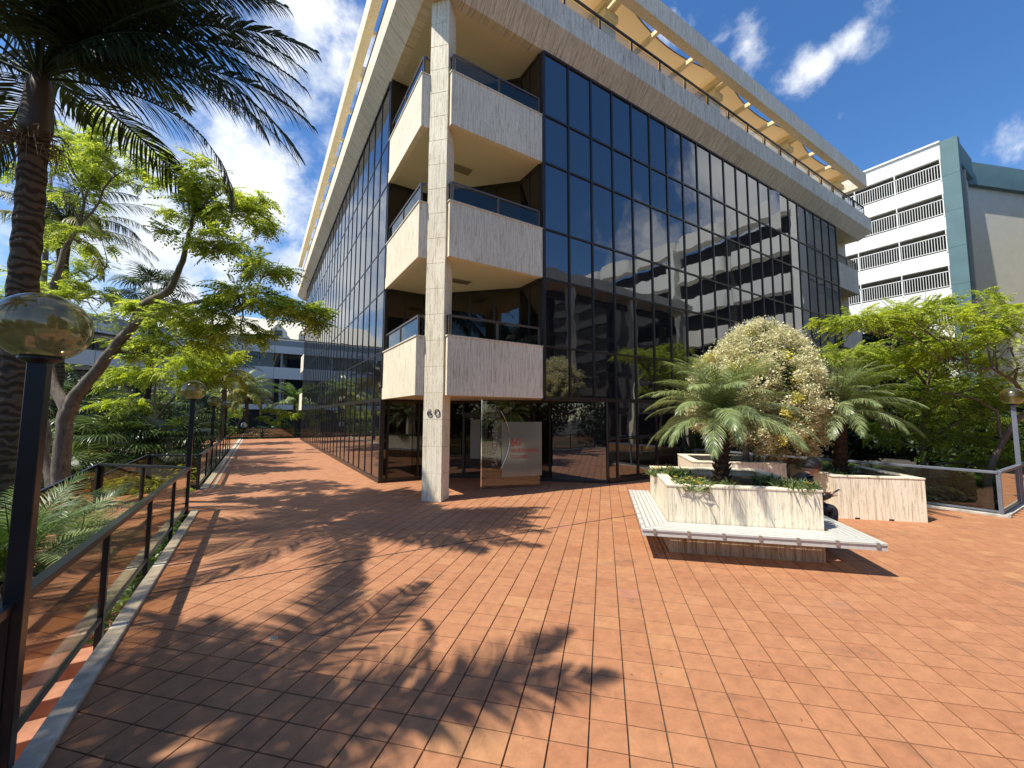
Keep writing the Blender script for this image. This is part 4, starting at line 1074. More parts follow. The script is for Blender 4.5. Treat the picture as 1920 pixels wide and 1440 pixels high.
# ---- pinnate palm fronds
def frond(L, e0, e1, nl, ll, lw, ang0=62, ang1=28, droop=.5, vee=.25, start=.12, twist=0, seed=0, segs=3, power=1.1, stalk=.016):
    rng = np.random.default_rng(seed); vs = []; q = []; n = 26; pts = []; p = Vector((0, 0, 0)); tang = []
    for i in range(n+1):
        t = i/n; e = radians(e0+(e1-e0)*t**power); d = Vector((cos(e), 0, sin(e))); pts.append(p.copy()); tang.append(d); p = p+d*(L/n)
    def quad(a, b, c, d):
        i = len(vs); vs.extend([tuple(a), tuple(b), tuple(c), tuple(d)]); q.append((i, i+1, i+2, i+3))
    for i in range(n):                       # rachis as a three sided strip
        r0 = stalk*(1-.85*i/n); r1 = stalk*(1-.85*(i+1)/n); u = Vector((0, 0, 1))
        for (s0, z0), (s1, z1) in (((-1, 0), (0, 1)), ((0, 1), (1, 0)), ((1, 0), (0, -.8)), ((0, -.8), (-1, 0))):
            quad(pts[i]+Vector((0, s0*r0, z0*r0)), pts[i]+Vector((0, s1*r0, z1*r0)), pts[i+1]+Vector((0, s1*r1, z1*r1)), pts[i+1]+Vector((0, s0*r1, z0*r1)))
    for k in range(nl):
        t = start+(1-start)*(k+.5)/nl; x = t*n; i = min(int(x), n-1); f = x-i
        o = pts[i].lerp(pts[i+1], f); tg = tang[i]; up = Vector((-tg.z, 0, tg.x))
        a = radians(ang0+(ang1-ang0)*t+rng.normal(0, 4)); l = ll*(sin(pi*min(1, .12+.86*t))**.55)*(.9+.2*rng.random())
        for s in (-1, 1):
            if rng.random() < .03: continue
            d = (tg*cos(a)+Vector((0, s, 0))*sin(a)+up*(vee+rng.normal(0, .06))).normalized(); w = lw*(.8+.4*rng.random())
            cur = o.copy(); side = (tg - d*tg.dot(d)).normalized()
            ws = [w*.55, w, w*.7, .0006] if segs == 3 else [w*.6, w, .0006]
            pc = None; dv = d.copy()
            for g in range(segs+1):
                cw = side*ws[g]*.5
                if pc is not None: quad(pc[0], pc[1], cur+cw, cur-cw)
                pc = (cur-cw, cur+cw)
                dv = (dv+Vector((0, 0, -droop*(.35+.5*g/segs)))).normalized(); cur = cur+dv*(l/segs)
    # weld the strips of one leaflet so that each is one island
    return np.array(vs), np.array(q)
def weld(v, q):
    key = np.round(v, 5); u, inv = np.unique(key, axis=0, return_inverse=True); return u, inv.reshape(-1)[q]
FR = {}
def frond_mesh(key, mat, **kw):
    if key not in FR:
        v, q = weld(*frond(**kw)); o = arrmesh('frond', v, q, mat); FR[key] = o.data; bpy.data.objects.remove(o)
    return FR[key]
def put_frond(parent, me, loc, yaw, tilt=0, roll=0, s=1.0):
    o = bpy.data.objects.new('frond', me); COL.objects.link(o)
    o.matrix_basis = Matrix.Translation(loc) @ Matrix.Rotation(yaw, 4, 'Z') @ Matrix.Rotation(-tilt, 4, 'Y') @ Matrix.Rotation(roll, 4, 'X') @ Matrix.Diagonal((s, s, s, 1))
    setparent(o, parent); return o

# ---- 1: the big palm at the left edge
def big_palm(label, base, top, r0, r1, nfr, mats, L, seed, group=None, yaws=None):
    rg = np.random.default_rng(seed)
    t = tag(empty('bangalow_palm', base), label, 'palm tree', group); base = Vector(base); top = Vector(top)
    d = (top-base); n = 46; pts = []; rad = []
    for k in range(n+1):
        u = k/n; pts.append(base+d*u+Vector((.10*sin(u*2.2), .05*sin(u*3), 0))); rad.append((r0+(r1-r0)*u)*(1.07 if k % 2 else .97))
    MB().tube(pts, rad, 16).build('trunk', BARKP, t, smooth=False)
    sh = pts[-1]; MB().tube([sh, sh+Vector((0, 0, .25)), sh+Vector((0, 0, .8)), sh+Vector((0, 0, 1.15))], [r1*1.02, r1*1.28, r1*1.0, r1*.55], 16).build('crownshaft', SHAFT, t, smooth=True)
    hub = sh+Vector((0, 0, 1.05))
    for k in range(nfr):
        yaw = (k*2.39996+seed) if yaws is None else yaws[k][0]
        el = (75-100*(k/(nfr-1))**.9 if nfr > 1 else 20) if yaws is None else yaws[k][1]
        m = mats[k % len(mats)] if yaws is None else (mats[0] if yaws[k][2] == 0 else L_PALMB)
        e0 = max(-5, min(80, el+18)); e1 = el-62-rg.random()*15
        me = frond_mesh(('b', round(e0/14), round(e1/16), m.name, L), m, L=L, e0=e0, e1=e1, nl=74, ll=.68, lw=.034, droop=.75, vee=.12, seed=int(rg.integers(1e6)), stalk=.028)
        put_frond(t, me, hub-Vector((0, 0, .15*(k/nfr))), yaw, 0, rg.normal(0, .25), .92+.16*rg.random())
    return t, hub
def yaw_to(hub, px, py, k):
    q = P(px, py, k)-hub; return atan2(q.y, q.x)
pb0 = P(-25, 1000, 5.8); pb0.z = -1.6; ptop = P(48, 262, 5.75)
hub0 = ptop+Vector((.1, 0, 1.05))
ys = []
rg = np.random.default_rng(5)
# fronds seen over the picture: (yaw, elevation, browned)
vr = atan2(RT.y, RT.x)      # towards the right of the picture
vf = atan2(FW.y, FW.x)
for a, el, br in ((4, 38, 0), (-7, 30, 0), (8, 18, 0), (16, 28, 0), (-12, 44, 0), (0, 56, 0), (12, 44, 0), (-1, 6, 0), (-16, 22, 0), (20, 56, 0), (-3, 44, 0), (10, 34, 0), (2, 24, 0), (14, 52, 0), (-9, 56, 0), (6, 66, 0), (18, 12, 0), (-4, 12, 0), (12, -10, 0), (75, 62, 0), (85, 50, 0), (95, 15, 0), (120, 40, 0), (150, 8, 0), (180, 25, 0), (205, 0, 0), (235, 30, 0), (260, 20, 0), (285, 45, 0), (300, 15, 0), (320, 55, 0), (-28, 62, 0), (170, 60, 0), (-20, 36, 0), (340, 68, 0), (220, 62, 0)):
    ys.append((vr+radians(a), el, br))
big_palm('tall palm with ringed trunk and drooping dark fronds at the left edge', pb0, ptop, .19, .14, len(ys), [L_PALM], 3.95, 3, yaws=ys)
t_, _ = big_palm('palm just left of the viewer whose fronds shade the near tiles', (-4.4, 3.5, -1.6), (-4.1, 3.3, 5.0), .17, .12, 19, [L_PALM], 3.0, 8)
# seed strings under the crown of the big palm
sdp = MB(); bs = ptop+Vector((0, 0, .02))
for k in range(170):
    a = RNG.random()*2*pi; l = .35+.45*RNG.random(); o = bs+Vector((cos(a)*.13, sin(a)*.13, RNG.normal(0, .1)))
    e = o+Vector((cos(a)*l*.55+RNG.normal(0, .08), sin(a)*l*.55+RNG.normal(0, .08), -l*.5)); sdp.tube([o, o.lerp(e, .5)+Vector((cos(a)*.1, sin(a)*.1, .08)), e], [.008, .006, .003], 3)
so_ = stuff(sdp.build('seed_strings', STRAW, [o for o in bpy.data.objects if o.name == 'bangalow_palm'][0]))

# ---- 2: forked locust tree behind the near railing
LOC = 'bright green feathery trees'
base = P(112, 1010, 8.6); base.z = -1.6
fork = P(124, 765, 8.5)
limbs = [([base, P(112, 930, 8.5), P(116, 850, 8.5), P(122, 790, 8.5), P(142, 742, 8.45), P(165, 715, 8.4), P(212, 655, 8.3), P(248, 612, 8.2), P(268, 572, 8.2), P(318, 545, 8.1), P(338, 500, 8.1), P(352, 452, 8.1), P(365, 400, 8.2)], .165, .03),
         ([P(250, 608, 8.2), P(300, 590, 8.0), P(352, 570, 7.9), P(410, 560, 7.9), P(480, 548, 7.9)], .07, .02),
         ([P(118, 800, 8.5), fork, P(95, 715, 8.6), P(84, 660, 8.8), P(95, 560, 9.0), P(120, 470, 9.2), P(150, 420, 9.3)], .13, .04),
         ([base, P(98, 920, 8.8), P(78, 790, 9.0), P(60, 690, 9.2)], .13, .06)]
def pad(px, py, k, rpx, rzf, n): return (P(px, py, k), rpx*k/F_PX, rpx*k/F_PX*rzf, n)
pads = [pad(430, 350, 8.4, 62, .42, 190), pad(380, 400, 8.6, 50, .4, 120), pad(470, 405, 8.2, 50, .35, 130), pad(410, 460, 8.0, 70, .28, 170), pad(330, 330, 8.9, 40, .5, 70),
        pad(500, 500, 7.9, 50, .25, 100), pad(470, 560, 7.7, 70, .26, 200), pad(560, 575, 7.6, 45, .4, 140), pad(590, 592, 7.6, 20, .5, 50), pad(400, 600, 7.9, 70, .4, 200), pad(330, 590, 8.2, 50, .4, 100),
        pad(455, 618, 7.7, 32, .6, 70), pad(290, 570, 8.4, 30, .6, 50), pad(270, 660, 8.6, 30, .4, 40), pad(345, 640, 8.8, 60, .45, 160),
        pad(230, 310, 9.4, 60, .5, 110), pad(150, 280, 9.6, 60, .5, 110), pad(210, 250, 9.5, 50, .4, 80), pad(120, 350, 9.3, 60, .5, 110), pad(150, 450, 9.5, 50, .35, 90), pad(110, 520, 9.4, 60, .4, 110), pad(190, 560, 9.2, 50, .3, 70)]
tree('locust_tree', 'forked grey-barked feathery tree behind the near railing, reaching over the walkway', limbs, [(c, r, z, int(n_*1.5)) for c, r, z, n_ in pads], L_LIME, .28, group=None, twig=12)
# ---- 3: smaller trees behind it
b3 = P(255, 900, 14.5); b3.z = -1.6
tree('locust_tree', 'small multi-stemmed lime green tree behind the drooping fan palms',
     [([b3, P(258, 850, 14.5), P(290, 790, 14.3), P(335, 730, 14)], .11, .03), ([P(258, 850, 14.5), P(245, 780, 14.6), P(232, 700, 15)], .08, .03), ([P(258, 850, 14.5), P(293, 820, 14.6), P(291, 720, 14.8)], .07, .03)],
     [pad(285, 700, 14, 62, .22, 260), pad(345, 690, 13.5, 60, .3, 280), pad(390, 665, 13.5, 50, .4, 260), pad(300, 650, 14.5, 70, .4, 300), pad(230, 715, 14.8, 50, .3, 160), pad(380, 715, 13.6, 40, .5, 140), pad(250, 755, 13, 50, .25, 100)], L_LIME2, .34, twig=5)
b4 = P(75, 900, 19); b4.z = -1.6
tree('locust_tree', 'taller feathery tree far behind the big palm trunk', [([b4, P(80, 700, 19), P(85, 500, 19), P(95, 330, 19)], .2, .06), ([P(82, 600, 19), P(150, 540, 19), P(200, 500, 18.5)], .09, .03)],
     [pad(100, 260, 19, 60, .5, 200), pad(170, 300, 19, 70, .4, 260), pad(90, 380, 19, 70, .4, 200), pad(180, 420, 18.5, 40, .3, 90), pad(110, 480, 19, 60, .4, 180), pad(100, 580, 19, 80, .4, 240), pad(200, 600, 19, 60, .35, 160), pad(60, 680, 18, 60, .4, 160), pad(250, 260, 19, 35, .4, 60)], L_LIME, .42, twig=4)
b4 = Vector((4.0, 46, -1.6))
tree('slim_tree', 'small yellow-green tree in front of the far building beside the round bush', [([P(516, 830, 36), P(518, 800, 36), P(520, 775, 36)], .07, .03)],
     [pad(522, 775, 36, 26, .45, 130), pad(505, 782, 36, 18, .3, 60), pad(545, 772, 36, 20, .3, 60), pad(535, 792, 36, 16, .4, 40)], L_LIME2, .5, twig=2, twr=.02)
tree('slim_tree', 'leaning bare-stemmed tree beyond the far end of the railing', [([P(437, 825, 36), P(446, 795, 36), P(462, 768, 36)], .09, .04), ([P(446, 795, 36), P(420, 778, 36)], .05, .03)],
     [pad(420, 765, 37, 40, .4, 160), pad(395, 772, 38, 40, .5, 160), pad(448, 772, 36, 25, .4, 80), pad(340, 760, 34, 60, .6, 260)], L_LIME, .5, twig=2, twr=.02)

# ---- feather palms further off
def feather_palm(label, base, hub, L, nfr, mat, key, seed, ll=.5, lw=.035, trunk=(.12, .09), droop=.7, elr=(78, -35), bk=BARKP, nl=44, name='feather_palm', group=None, dead=0, vee=.1, e_drop=75):
    rg = np.random.default_rng(seed); t = tag(empty(name, base), label, 'palm tree', group); base = Vector(base); hub = Vector(hub)
    if (hub-base).length > .15:
        n = 22; pts = [base.lerp(hub, k/n) for k in range(n+1)]; MB().tube(pts, [(trunk[0]+(trunk[1]-trunk[0])*k/n)*(1.1 if k % 2 else .92) for k in range(n+1)], 12).build('trunk', bk, t)
    for k in range(nfr):
        u = k/(nfr-1); el = elr[0]+(elr[1]-elr[0])*u; e0 = min(84, el+16); e1 = el-e_drop
        mm = mat[0] if u < .55 else mat[-1]; v = int(u*4.99)
        me = frond_mesh((key, v, mm.name), mm, L=L, e0=e0, e1=e1, nl=nl, ll=ll, lw=lw, droop=droop, vee=vee, seed=seed+v, stalk=.014*L/1.5)
        put_frond(t, me, hub, k*2.39996+seed, RNG.normal(0, .06), rg.normal(0, .2), .88+.24*rg.random())
    return t
def gp(px, py, k, z=-1.6): p = P(px, py, k); p.z = z; return p
feather_palm('drooping olive feather palm behind the big palm trunk, upper left', gp(100, 900, 14.5), P(120, 440, 14.5), 3.2, 22, (L_PALM, L_PALMY), 'q1', 21, ll=.75, lw=.03, trunk=(.2, .16), droop=.95, elr=(70, 0), nl=60)
feather_palm('slim yellow-green feather palm standing alone before the far building', gp(462, 830, 35), P(463, 738, 35), 2.7, 26, (L_PALMG, L_PALMY), 'q2', 31, ll=.7, lw=.07, trunk=(.17, .14), droop=.9, nl=34)
feather_palm('tall feather palm with brown hanging fronds left of the slim palm', gp(412, 830, 27), P(424, 700, 27), 2.6, 22, (L_PALM, L_PALMY), 'q3', 41, ll=.6, lw=.06, trunk=(.17, .13), droop=.9, nl=34)
feather_palm('arching green palm half hidden by the far corner of the office', gp(556, 830, 38), P(552, 760, 38), 3.2, 18, (L_MID, L_PALMG), 'q4', 51, ll=.6, lw=.08, trunk=(.14, .1), droop=.6, elr=(80, 5), nl=34)
# pygmy date palms in the planters
def date_palm(label, a, b, zb, zc, s, seed, n=62, group='pygmy date palms in the planters'):
    base = AB(a, b, zb); hub = AB(a, b, zc); t = feather_palm(label, base, hub, 1.28*s, n, (L_PALMG,), 'd%d' % seed, seed, ll=.27*s, lw=.0075, trunk=(.10*s, .115*s), droop=.55, elr=(84, -14), bk=BARKD, nl=72, name='pygmy_date_palm', vee=.18, e_drop=66)
    st_ = MB()
    for k in range(70):      # old leaf stubs on the stem
        u = k/70; z = zb+(zc-zb)*u; an = k*2.4; r = .10*s; o = base+Vector((cos(an)*r, sin(an)*r, z-zb)); st_.tube([o, o+Vector((cos(an)*.045, sin(an)*.045, .05))], [.022, .010], 5)
    stuff(st_.build('leaf_stub', BARKD, t)); return t
date_palm('pygmy date palm in the front planter by the bench', 1.80, 7.05, .80, 1.83, 1.0, 61)
date_palm('pygmy date palm in the right planter near the grey railing', 4.85, 9.95, .66, 1.95, 1.12, 71)
# date palm clumps at the left of the near railing, below the kerb
feather_palm('low bright date palm below the kerb at the left, behind the foreground lamp', gp(45, 1150, 4.9), P(25, 1090, 4.9), 1.35, 34, (L_MID, L_PALMG), 'd3', 81, ll=.30, lw=.010, trunk=(.1, .1), droop=.35, elr=(82, 0), nl=60, bk=BARKD, name='low_date_palm', e_drop=60)
feather_palm('low date palm with fronds touching the near railing glass', gp(150, 1120, 6.4), P(130, 1050, 6.4), 1.35, 30, (L_PALMG, L_MID), 'd4', 83, ll=.30, lw=.010, trunk=(.1, .1), droop=.35, elr=(82, 5), nl=56, bk=BARKD, name='low_date_palm', e_drop=60)
feather_palm('small date palm low beside the garden steps', Vector((-2.4, 3.9, -1.5)), Vector((-2.4, 3.9, -.6)), 1.3, 26, (L_MID, L_PALMG), 'd4', 85, ll=.3, lw=.010, trunk=(.1, .1), droop=.35, elr=(82, 5), nl=56, bk=BARKD, name='low_date_palm', e_drop=60)

# ---- fan palms
def fan_leaf(R, nseg, seed, droop=.9):
    rng = np.random.default_rng(seed); vs = []; q = []
    def quad(a, b, c, d): i = len(vs); vs.extend([tuple(a), tuple(b), tuple(c), tuple(d)]); q.append((i, i+1, i+2, i+3))
    o = Vector((0, 0, 0))
    for k in range(nseg):
        a = radians(-140+280*(k+.5)/nseg); d = Vector((cos(a), sin(a), .05+.10*(k % 2))); s = Vector((-sin(a), cos(a), 0)); l = R*(.85+.2*rng.random()); w = R*2*pi*.72*280/360/nseg*.62
        cur = o+d*.02; pc = None; dv = d.normalized()
        for g, wf in enumerate((.05, .62, .9, .5, .03)):
            cw = s*w*wf*.5
            if pc: quad(pc[0], pc[1], cur+cw, cur-cw)
            pc = (cur-cw, cur+cw); dv = (dv+Vector((0, 0, -droop*(.02, .10, .55, .9, 1)[g]))).normalized(); cur = cur+dv*l*.25
    return weld(np.array(vs), np.array(q))
fan_me = []
for k in range(3):
    v, q = fan_leaf(.85, 38, 90+k, (.7, 1.0, 1.3)[k]); o = arrmesh('fan_leaf', v, q, L_FAN); fan_me.append(o.data); bpy.data.objects.remove(o)
def fan_palm(label, base, hub, n, s, seed):
    rg = np.random.default_rng(seed); t = tag(empty('fan_palm', base), label, 'fan palm', 'fan palms in the left garden'); base = Vector(base); hub = Vector(hub)
    MB().tube([base.lerp(hub, k/8) for k in range(9)], [.14*(1.1 if k % 2 else .9) for k in range(9)], 10).build('trunk', BARKD, t)
    for k in range(n):
        u = k/(n-1); yaw = k*2.39996+seed; el = radians(78-95*u); L = s*(.75+.3*rg.random()); d = Vector((cos(yaw)*cos(el), sin(yaw)*cos(el), sin(el))); tip = hub+d*L
        MB().tube([hub, hub+d*L*.55+Vector((0, 0, .05)), tip], [.014, .011, .008], 5).build('leaf_stalk', L_FAN, t)
        o = bpy.data.objects.new('fan_leaf', fan_me[int(u*2.99)]); COL.objects.link(o)
        o.matrix_basis = Matrix.Translation(tip) @ Matrix.Rotation(yaw, 4, 'Z') @ Matrix.Rotation(-(el-.5), 4, 'Y') @ Matrix.Diagonal((s, s, s, 1)); setparent(o, t)
for k, (px, py, kk, n, s, lab) in enumerate([(215, 850, 12.5, 22, 1.0, 'fan palm with long drooping leaf tips left of the second lamp, behind the grey tree'), (322, 850, 13.5, 22, 1.0, 'fan palm directly behind the second lamp pole'), (60, 880, 11.5, 20, 1.0, 'fan palm between the big palm trunk and the forked tree'),
                                     (150, 790, 15, 20, 1.1, 'fan palm seen through the fork of the grey tree'), (270, 800, 17, 20, 1.1, 'fan palm higher up behind the small lime tree'), (30, 760, 15, 18, 1.1, 'fan palm behind the foreground lamp globe'), (120, 915, 10.5, 16, .85, 'low fan palm at the foot of the forked tree'), (365, 790, 19, 18, 1.1, 'fan palm far behind the second lamp'),
                                     (290, 560, 19, 18, 1.2, 'tall fan palm whose crown shows above the forked tree')]):
    fan_palm(lab, gp(px, py, kk), P(px, py, kk), n, s, 100+k)

# ---- shrub masses
def shrub(name, label, c, rx, ry, rz, n, size, m, cat='shrub', aspect=.45, lumps=14, group=None, st=False, hollow=.55):
    c = np.array(c); pts = []
    per = n//lumps
    for k in range(lumps):
        cc = blob_pts(1, c, rx*.7, ry*.7, rz*.7, .4)[0]; f = .35+.25*RNG.random(); pts.append(blob_pts(per, cc, rx*f, ry*f, rz*f, hollow))
    pts = np.concatenate(pts); t = tag(empty(name, (c[0], c[1], c[2]-rz)), label, cat, group)
    v, q = leafcloud(pts, size, aspect); stuff(arrmesh('foliage', v, q, m, t))
    s = MB()
    for k in range(7):
        e = blob_pts(1, c, rx*.5, ry*.5, rz*.4)[0]; s.tube([(c[0]+RNG.normal(0, rx*.1), c[1]+RNG.normal(0, ry*.1), c[2]-rz-.1), Vector(e)], [.03, .012], 5)
    s.build('stem', BARK, t); return t
def shr(px, py, k, rpx, rzf, n, size, m, label, name='dark_shrub', **kw):
    c = P(px, py, k); r = rpx*k/F_PX; return shrub(name, label, c, r, r, r*rzf, n, size, m, **kw)
shr(60, 760, 24, 120, .9, 9000, .22, L_DARK, 'dark evergreen mass low behind the big palm trunk')
shr(230, 800, 24, 130, .7, 9000, .22, L_DARK, 'dark evergreen mass behind the fan palms')
shr(345, 800, 22, 60, .9, 4500, .2, L_DARK, 'dark bushy tree behind the second lamp')
shr(95, 930, 9.8, 70, .5, 3500, .10, L_DARK, 'dark leafy shrub at the foot of the forked tree')
shr(20, 950, 8.5, 70, .9, 3500, .10, L_DARK, 'dark leafy shrub beside the base of the tall palm')
shr(270, 905, 12, 90, .35, 5000, .11, L_DARK, 'dark ground shrubs under the fan palms')
shr(400, 815, 33, 40, .5, 1800, .25, L_MID, 'green shrubs behind the far thin railing')
shr(540, 812, 37, 20, .85, 3200, .14, L_MID, 'round clipped bush in front of the far end of the office', name='round_bush')
shr(495, 815, 44, 40, .4, 1500, .25, L_DARK, 'low dark hedge beyond the far thin railing')
lowp = [pad(250, 905, 10.5, 50, .3, 240), pad(300, 925, 10.6, 40, .25, 160), pad(220, 940, 10.2, 45, .3, 200), pad(360, 880, 14.5, 25, .5, 160), pad(362, 905, 13.8, 22, .5, 150), pad(290, 890, 12, 60, .25, 200)]
v, q = foliage_sprays(lowp, .22)
lo_ = tag(empty('feathery_shrub', gp(260, 930, 10.5)), 'low bright feathery shrubs in the bed behind the corner of the near railing', 'shrub'); stuff(arrmesh('foliage', v, q, L_LIME2, lo_))
# plants in the slot between kerb and glass
v = []
pts = np.array([(-1.16-.10*RNG.random(), y, -.25+.25*RNG.random()) for y in np.concatenate([RNG.random(850)*4.9+5.4, RNG.random(220)*1.6+1.5])])
vv, qq = leafcloud(pts, .12, .22); o = arrmesh('ground_cover', vv, qq, L_MID); tag(o, 'narrow strip of ground cover plants just outside the near kerb', 'plants'); stuff(o)
gc = np.concatenate([np.stack([RNG.uniform(-9, -3.0, 9000), RNG.uniform(2, 27, 9000), RNG.uniform(-1.6, -1.1, 9000)], 1), np.stack([RNG.uniform(-4.5, -2.9, 4000), RNG.uniform(2, 10, 4000), RNG.uniform(-1.6, -1.2, 4000)], 1), np.stack([RNG.uniform(-2.9, -1.3, 2500), RNG.uniform(7.5, 13, 2500), RNG.uniform(-1.2, -.7, 2500)], 1),
                     np.stack([RNG.uniform(12.6, 24, 9000), RNG.uniform(1.9, 12, 9000), RNG.uniform(-1.6, -1.0, 9000)], 1)])
vv, qq = leafcloud(gc, .2, .35); o = arrmesh('garden_ground_cover', vv, qq, L_DARK); tag(o, 'dark low ground cover on the sunken garden beds', 'plants'); stuff(o)

# ---- round variegated tree
def variegated():
    c = P(1425, 712, 9.1); t = tag(empty('variegated_tree', AB(3.1, 10.1, .8)), 'round cream variegated small tree in the back planter, twin trunks', 'tree')
    b = AB(3.05, 10.1, .75); s = MB()
    for px in (1399, 1418):
        q_ = P(px, 878, 9.1); s.tube([(q_.x, q_.y, .75), P(px, 830, 9.1), P(px-4, 780, 9.1), P(1425, 720, 9.1)], [.075, .06, .05, .02], 9)
    for k in range(30):
        e = blob_pts(1, c, 1.2, 1.2, 1.2, .6)[0]; st_ = P(1410, 800, 9.1); s.tube([st_, st_.lerp(Vector(e), .5)+Vector(RNG.normal(0, .08, 3).tolist()), Vector(e)], [.03, .015, .006], 5)
    s.build('trunk', BARK, t, smooth=True)
    lob = [(1425, 690, 9.2, 78), (1372, 725, 9.0, 68), (1440, 745, 8.7, 85), (1498, 750, 9.1, 62), (1338, 768, 9.3, 42), (1478, 795, 8.9, 60), (1400, 668, 9.4, 48), (1455, 708, 8.8, 68), (1522, 790, 9.2, 36), (1430, 795, 9.3, 62), (1390, 775, 9.4, 52), (1462, 672, 9.5, 44), (1352, 705, 9.5, 40), (1425, 640, 9.4, 34)]
    P_ = []; Y_ = []; D_ = []
    for px, py, k, r in lob:
        r = r*k/F_PX; cc = P(px, py, k); nt = int(105*r/.9)
        u = RNG.normal(size=(nt, 3)); u /= np.linalg.norm(u, axis=1)[:, None]; tc = np.array(cc)+u*r*(.9+.14*RNG.random(nt))[:, None]
        for k2 in range(nt):
            m = 115; pp = tc[k2]+RNG.normal(size=(m, 3))*.06+u[k2]*RNG.random(m)[:, None]*.07
            (Y_ if RNG.random() < .06 else P_).append(pp)
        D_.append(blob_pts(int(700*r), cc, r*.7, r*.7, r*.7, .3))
    v, q = leafcloud(np.concatenate(P_), .050, .55); stuff(arrmesh('crown', v, q, L_VAR, t))
    v, q = leafcloud(np.concatenate(Y_), .052, .55); stuff(arrmesh('new_growth', v, q, L_VARY, t))
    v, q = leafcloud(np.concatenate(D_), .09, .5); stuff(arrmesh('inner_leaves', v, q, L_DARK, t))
variegated()

# ---- planting inside the planters
def gazania(label, a, b, z, r, n, fl, gname='gazania clumps in the planters'):
    c = AB(a, b, z); t = tag(empty('gazania_clump', c), label, 'flowering plant', gname)
    pts = blob_pts(n, c, r, r, .05); tv = np.array([(0, 0, 0), (.5, .07, .22), (1, 0, .1), (.5, -.07, .22)]); tq = np.array([[0, 1, 2, 3]])
    v, q = instance_mesh(tv, tq, pts, rotmats(RNG.random(n)*2*pi, RNG.normal(.5, .35, n), RNG.normal(0, .4, n)), .10+.09*RNG.random(n)); stuff(arrmesh('leaves', v, q, L_GAZ, t))
    for k in range(fl):
        f = blob_pts(1, c, r*.9, r*.9, .02)[0]; f[2] = z+.10+.05*RNG.random(); m = MB(); m.tube([(f[0], f[1], z), tuple(f)], [.003, .003], 4)
        for j in range(9): a_ = j*2*pi/9; m.add([tuple(f), (f[0]+.026*cos(a_-.25), f[1]+.026*sin(a_-.25), f[2]+.008), (f[0]+.036*cos(a_), f[1]+.036*sin(a_), f[2]+.012), (f[0]+.026*cos(a_+.25), f[1]+.026*sin(a_+.25), f[2]+.008)], [(0, 1, 2, 3)])
        m.build('flower', PETAL, t)
gazania('yellow flowering clump over the near left corner of the front planter', 1.25, 6.48, .86, .30, 900, 14)
gazania('leafy clump with few flowers at the back left corner of the front planter', 1.1, 7.6, .87, .36, 1000, 8)
gazania('leafy clump hanging over the right front corner of the front planter', 2.60, 6.48, .88, .27, 900, 3)
gazania('small grey-green tuft at the foot of the front date palm', 1.75, 6.55, .84, .14, 200, 1)
gazania('green clump along the right inner side of the front planter', 2.55, 7.2, .84, .25, 500, 0)
gazania('pale green clump at the left of the right planter', 4.5, 10.4, .74, .3, 600, 0)
gazania('pale green clump behind the palm in the right planter', 5.1, 10.55, .72, .3, 500, 2)
gazania('pale green clump near the front left of the right planter', 4.5, 9.4, .70, .22, 400, 0)

# ---- right hand garden
rb = gp(1850, 960, 13.2)
tree('locust_tree', 'lime feathery tree with leaning pale trunk beyond the grey railing, far right',
     [([rb, P(1852, 900, 13.2), P(1862, 862, 13.1), P(1880, 830, 13), P(1896, 800, 12.8), P(1935, 760, 12.6)], .12, .06), ([P(1880, 830, 13), P(1868, 770, 13), P(1820, 745, 13), P(1760, 735, 12.8)], .05, .02), ([P(1935, 760, 12.6), P(1900, 715, 12.3), P(1860, 690, 12), P(1800, 700, 12)], .06, .02)],
     [pad(1780, 605, 12.5, 85, .22, 330), pad(1700, 585, 12, 70, .18, 240), pad(1640, 600, 11.8, 60, .18, 180), pad(1585, 598, 11.6, 50, .16, 110), pad(1840, 580, 12.5, 45, .3, 110), pad(1860, 640, 12.5, 80, .35, 330), pad(1780, 660, 12.8, 80, .3, 300), pad(1910, 680, 12, 60, .4, 200), pad(1830, 560, 13, 60, .2, 110),
      pad(1900, 600, 13.5, 50, .3, 90), pad(1740, 560, 13, 40, .2, 60)], L_LIME2, .34, twig=7)
rb2 = gp(1735, 960, 14.5)
tree('locust_tree', 'lime feathery tree with dark upright stem behind the right planter',
     [([rb2, P(1737, 900, 14.5), P(1728, 840, 14.5), P(1733, 780, 14.4), P(1738, 720, 14.3), P(1765, 660, 14.2), P(1790, 620, 14.2)], .10, .03), ([P(1733, 780, 14.4), P(1775, 745, 14.3), P(1850, 720, 14)], .05, .02), ([P(1738, 720, 14.3), P(1700, 680, 14.3), P(1670, 650, 14.3)], .05, .02), ([P(1728, 840, 14.5), P(1780, 800, 14.2), P(1830, 770, 14)], .06, .02)],
     [pad(1560, 672, 14, 55, .38, 300), pad(1620, 660, 14.3, 60, .3, 280), pad(1690, 660, 14.4, 60, .3, 240), pad(1760, 700, 14.4, 80, .3, 300), pad(1840, 720, 14.2, 70, .3, 240), pad(1700, 745, 14.6, 70, .3, 250), pad(1790, 770, 14.6, 80, .3, 280), pad(1870, 790, 14.5, 60, .4, 200), pad(1750, 820, 14.6, 80, .3, 260), pad(1840, 845, 14.4, 70, .4, 260),
      pad(1690, 800, 14.8, 60, .4, 180), pad(1880, 740, 14, 50, .3, 140), pad(1640, 700, 15, 50, .3, 140), pad(1600, 740, 16, 60, .4, 180), pad(1900, 870, 14.3, 50, .4, 160)], L_LIME, .36, twig=8)
shr(1660, 690, 24, 120, .62, 20000, .34, L_DARK, 'dark evergreen tree mass behind the lime trees at the right', name='evergreen_tree', cat='tree')
shr(1800, 790, 22, 130, .62, 20000, .30, L_DARK, 'dark undergrowth below the lime trees at the right')
shr(1570, 800, 22, 100, .75, 16000, .28, L_DARK, 'dark undergrowth between the variegated tree and the right palm')
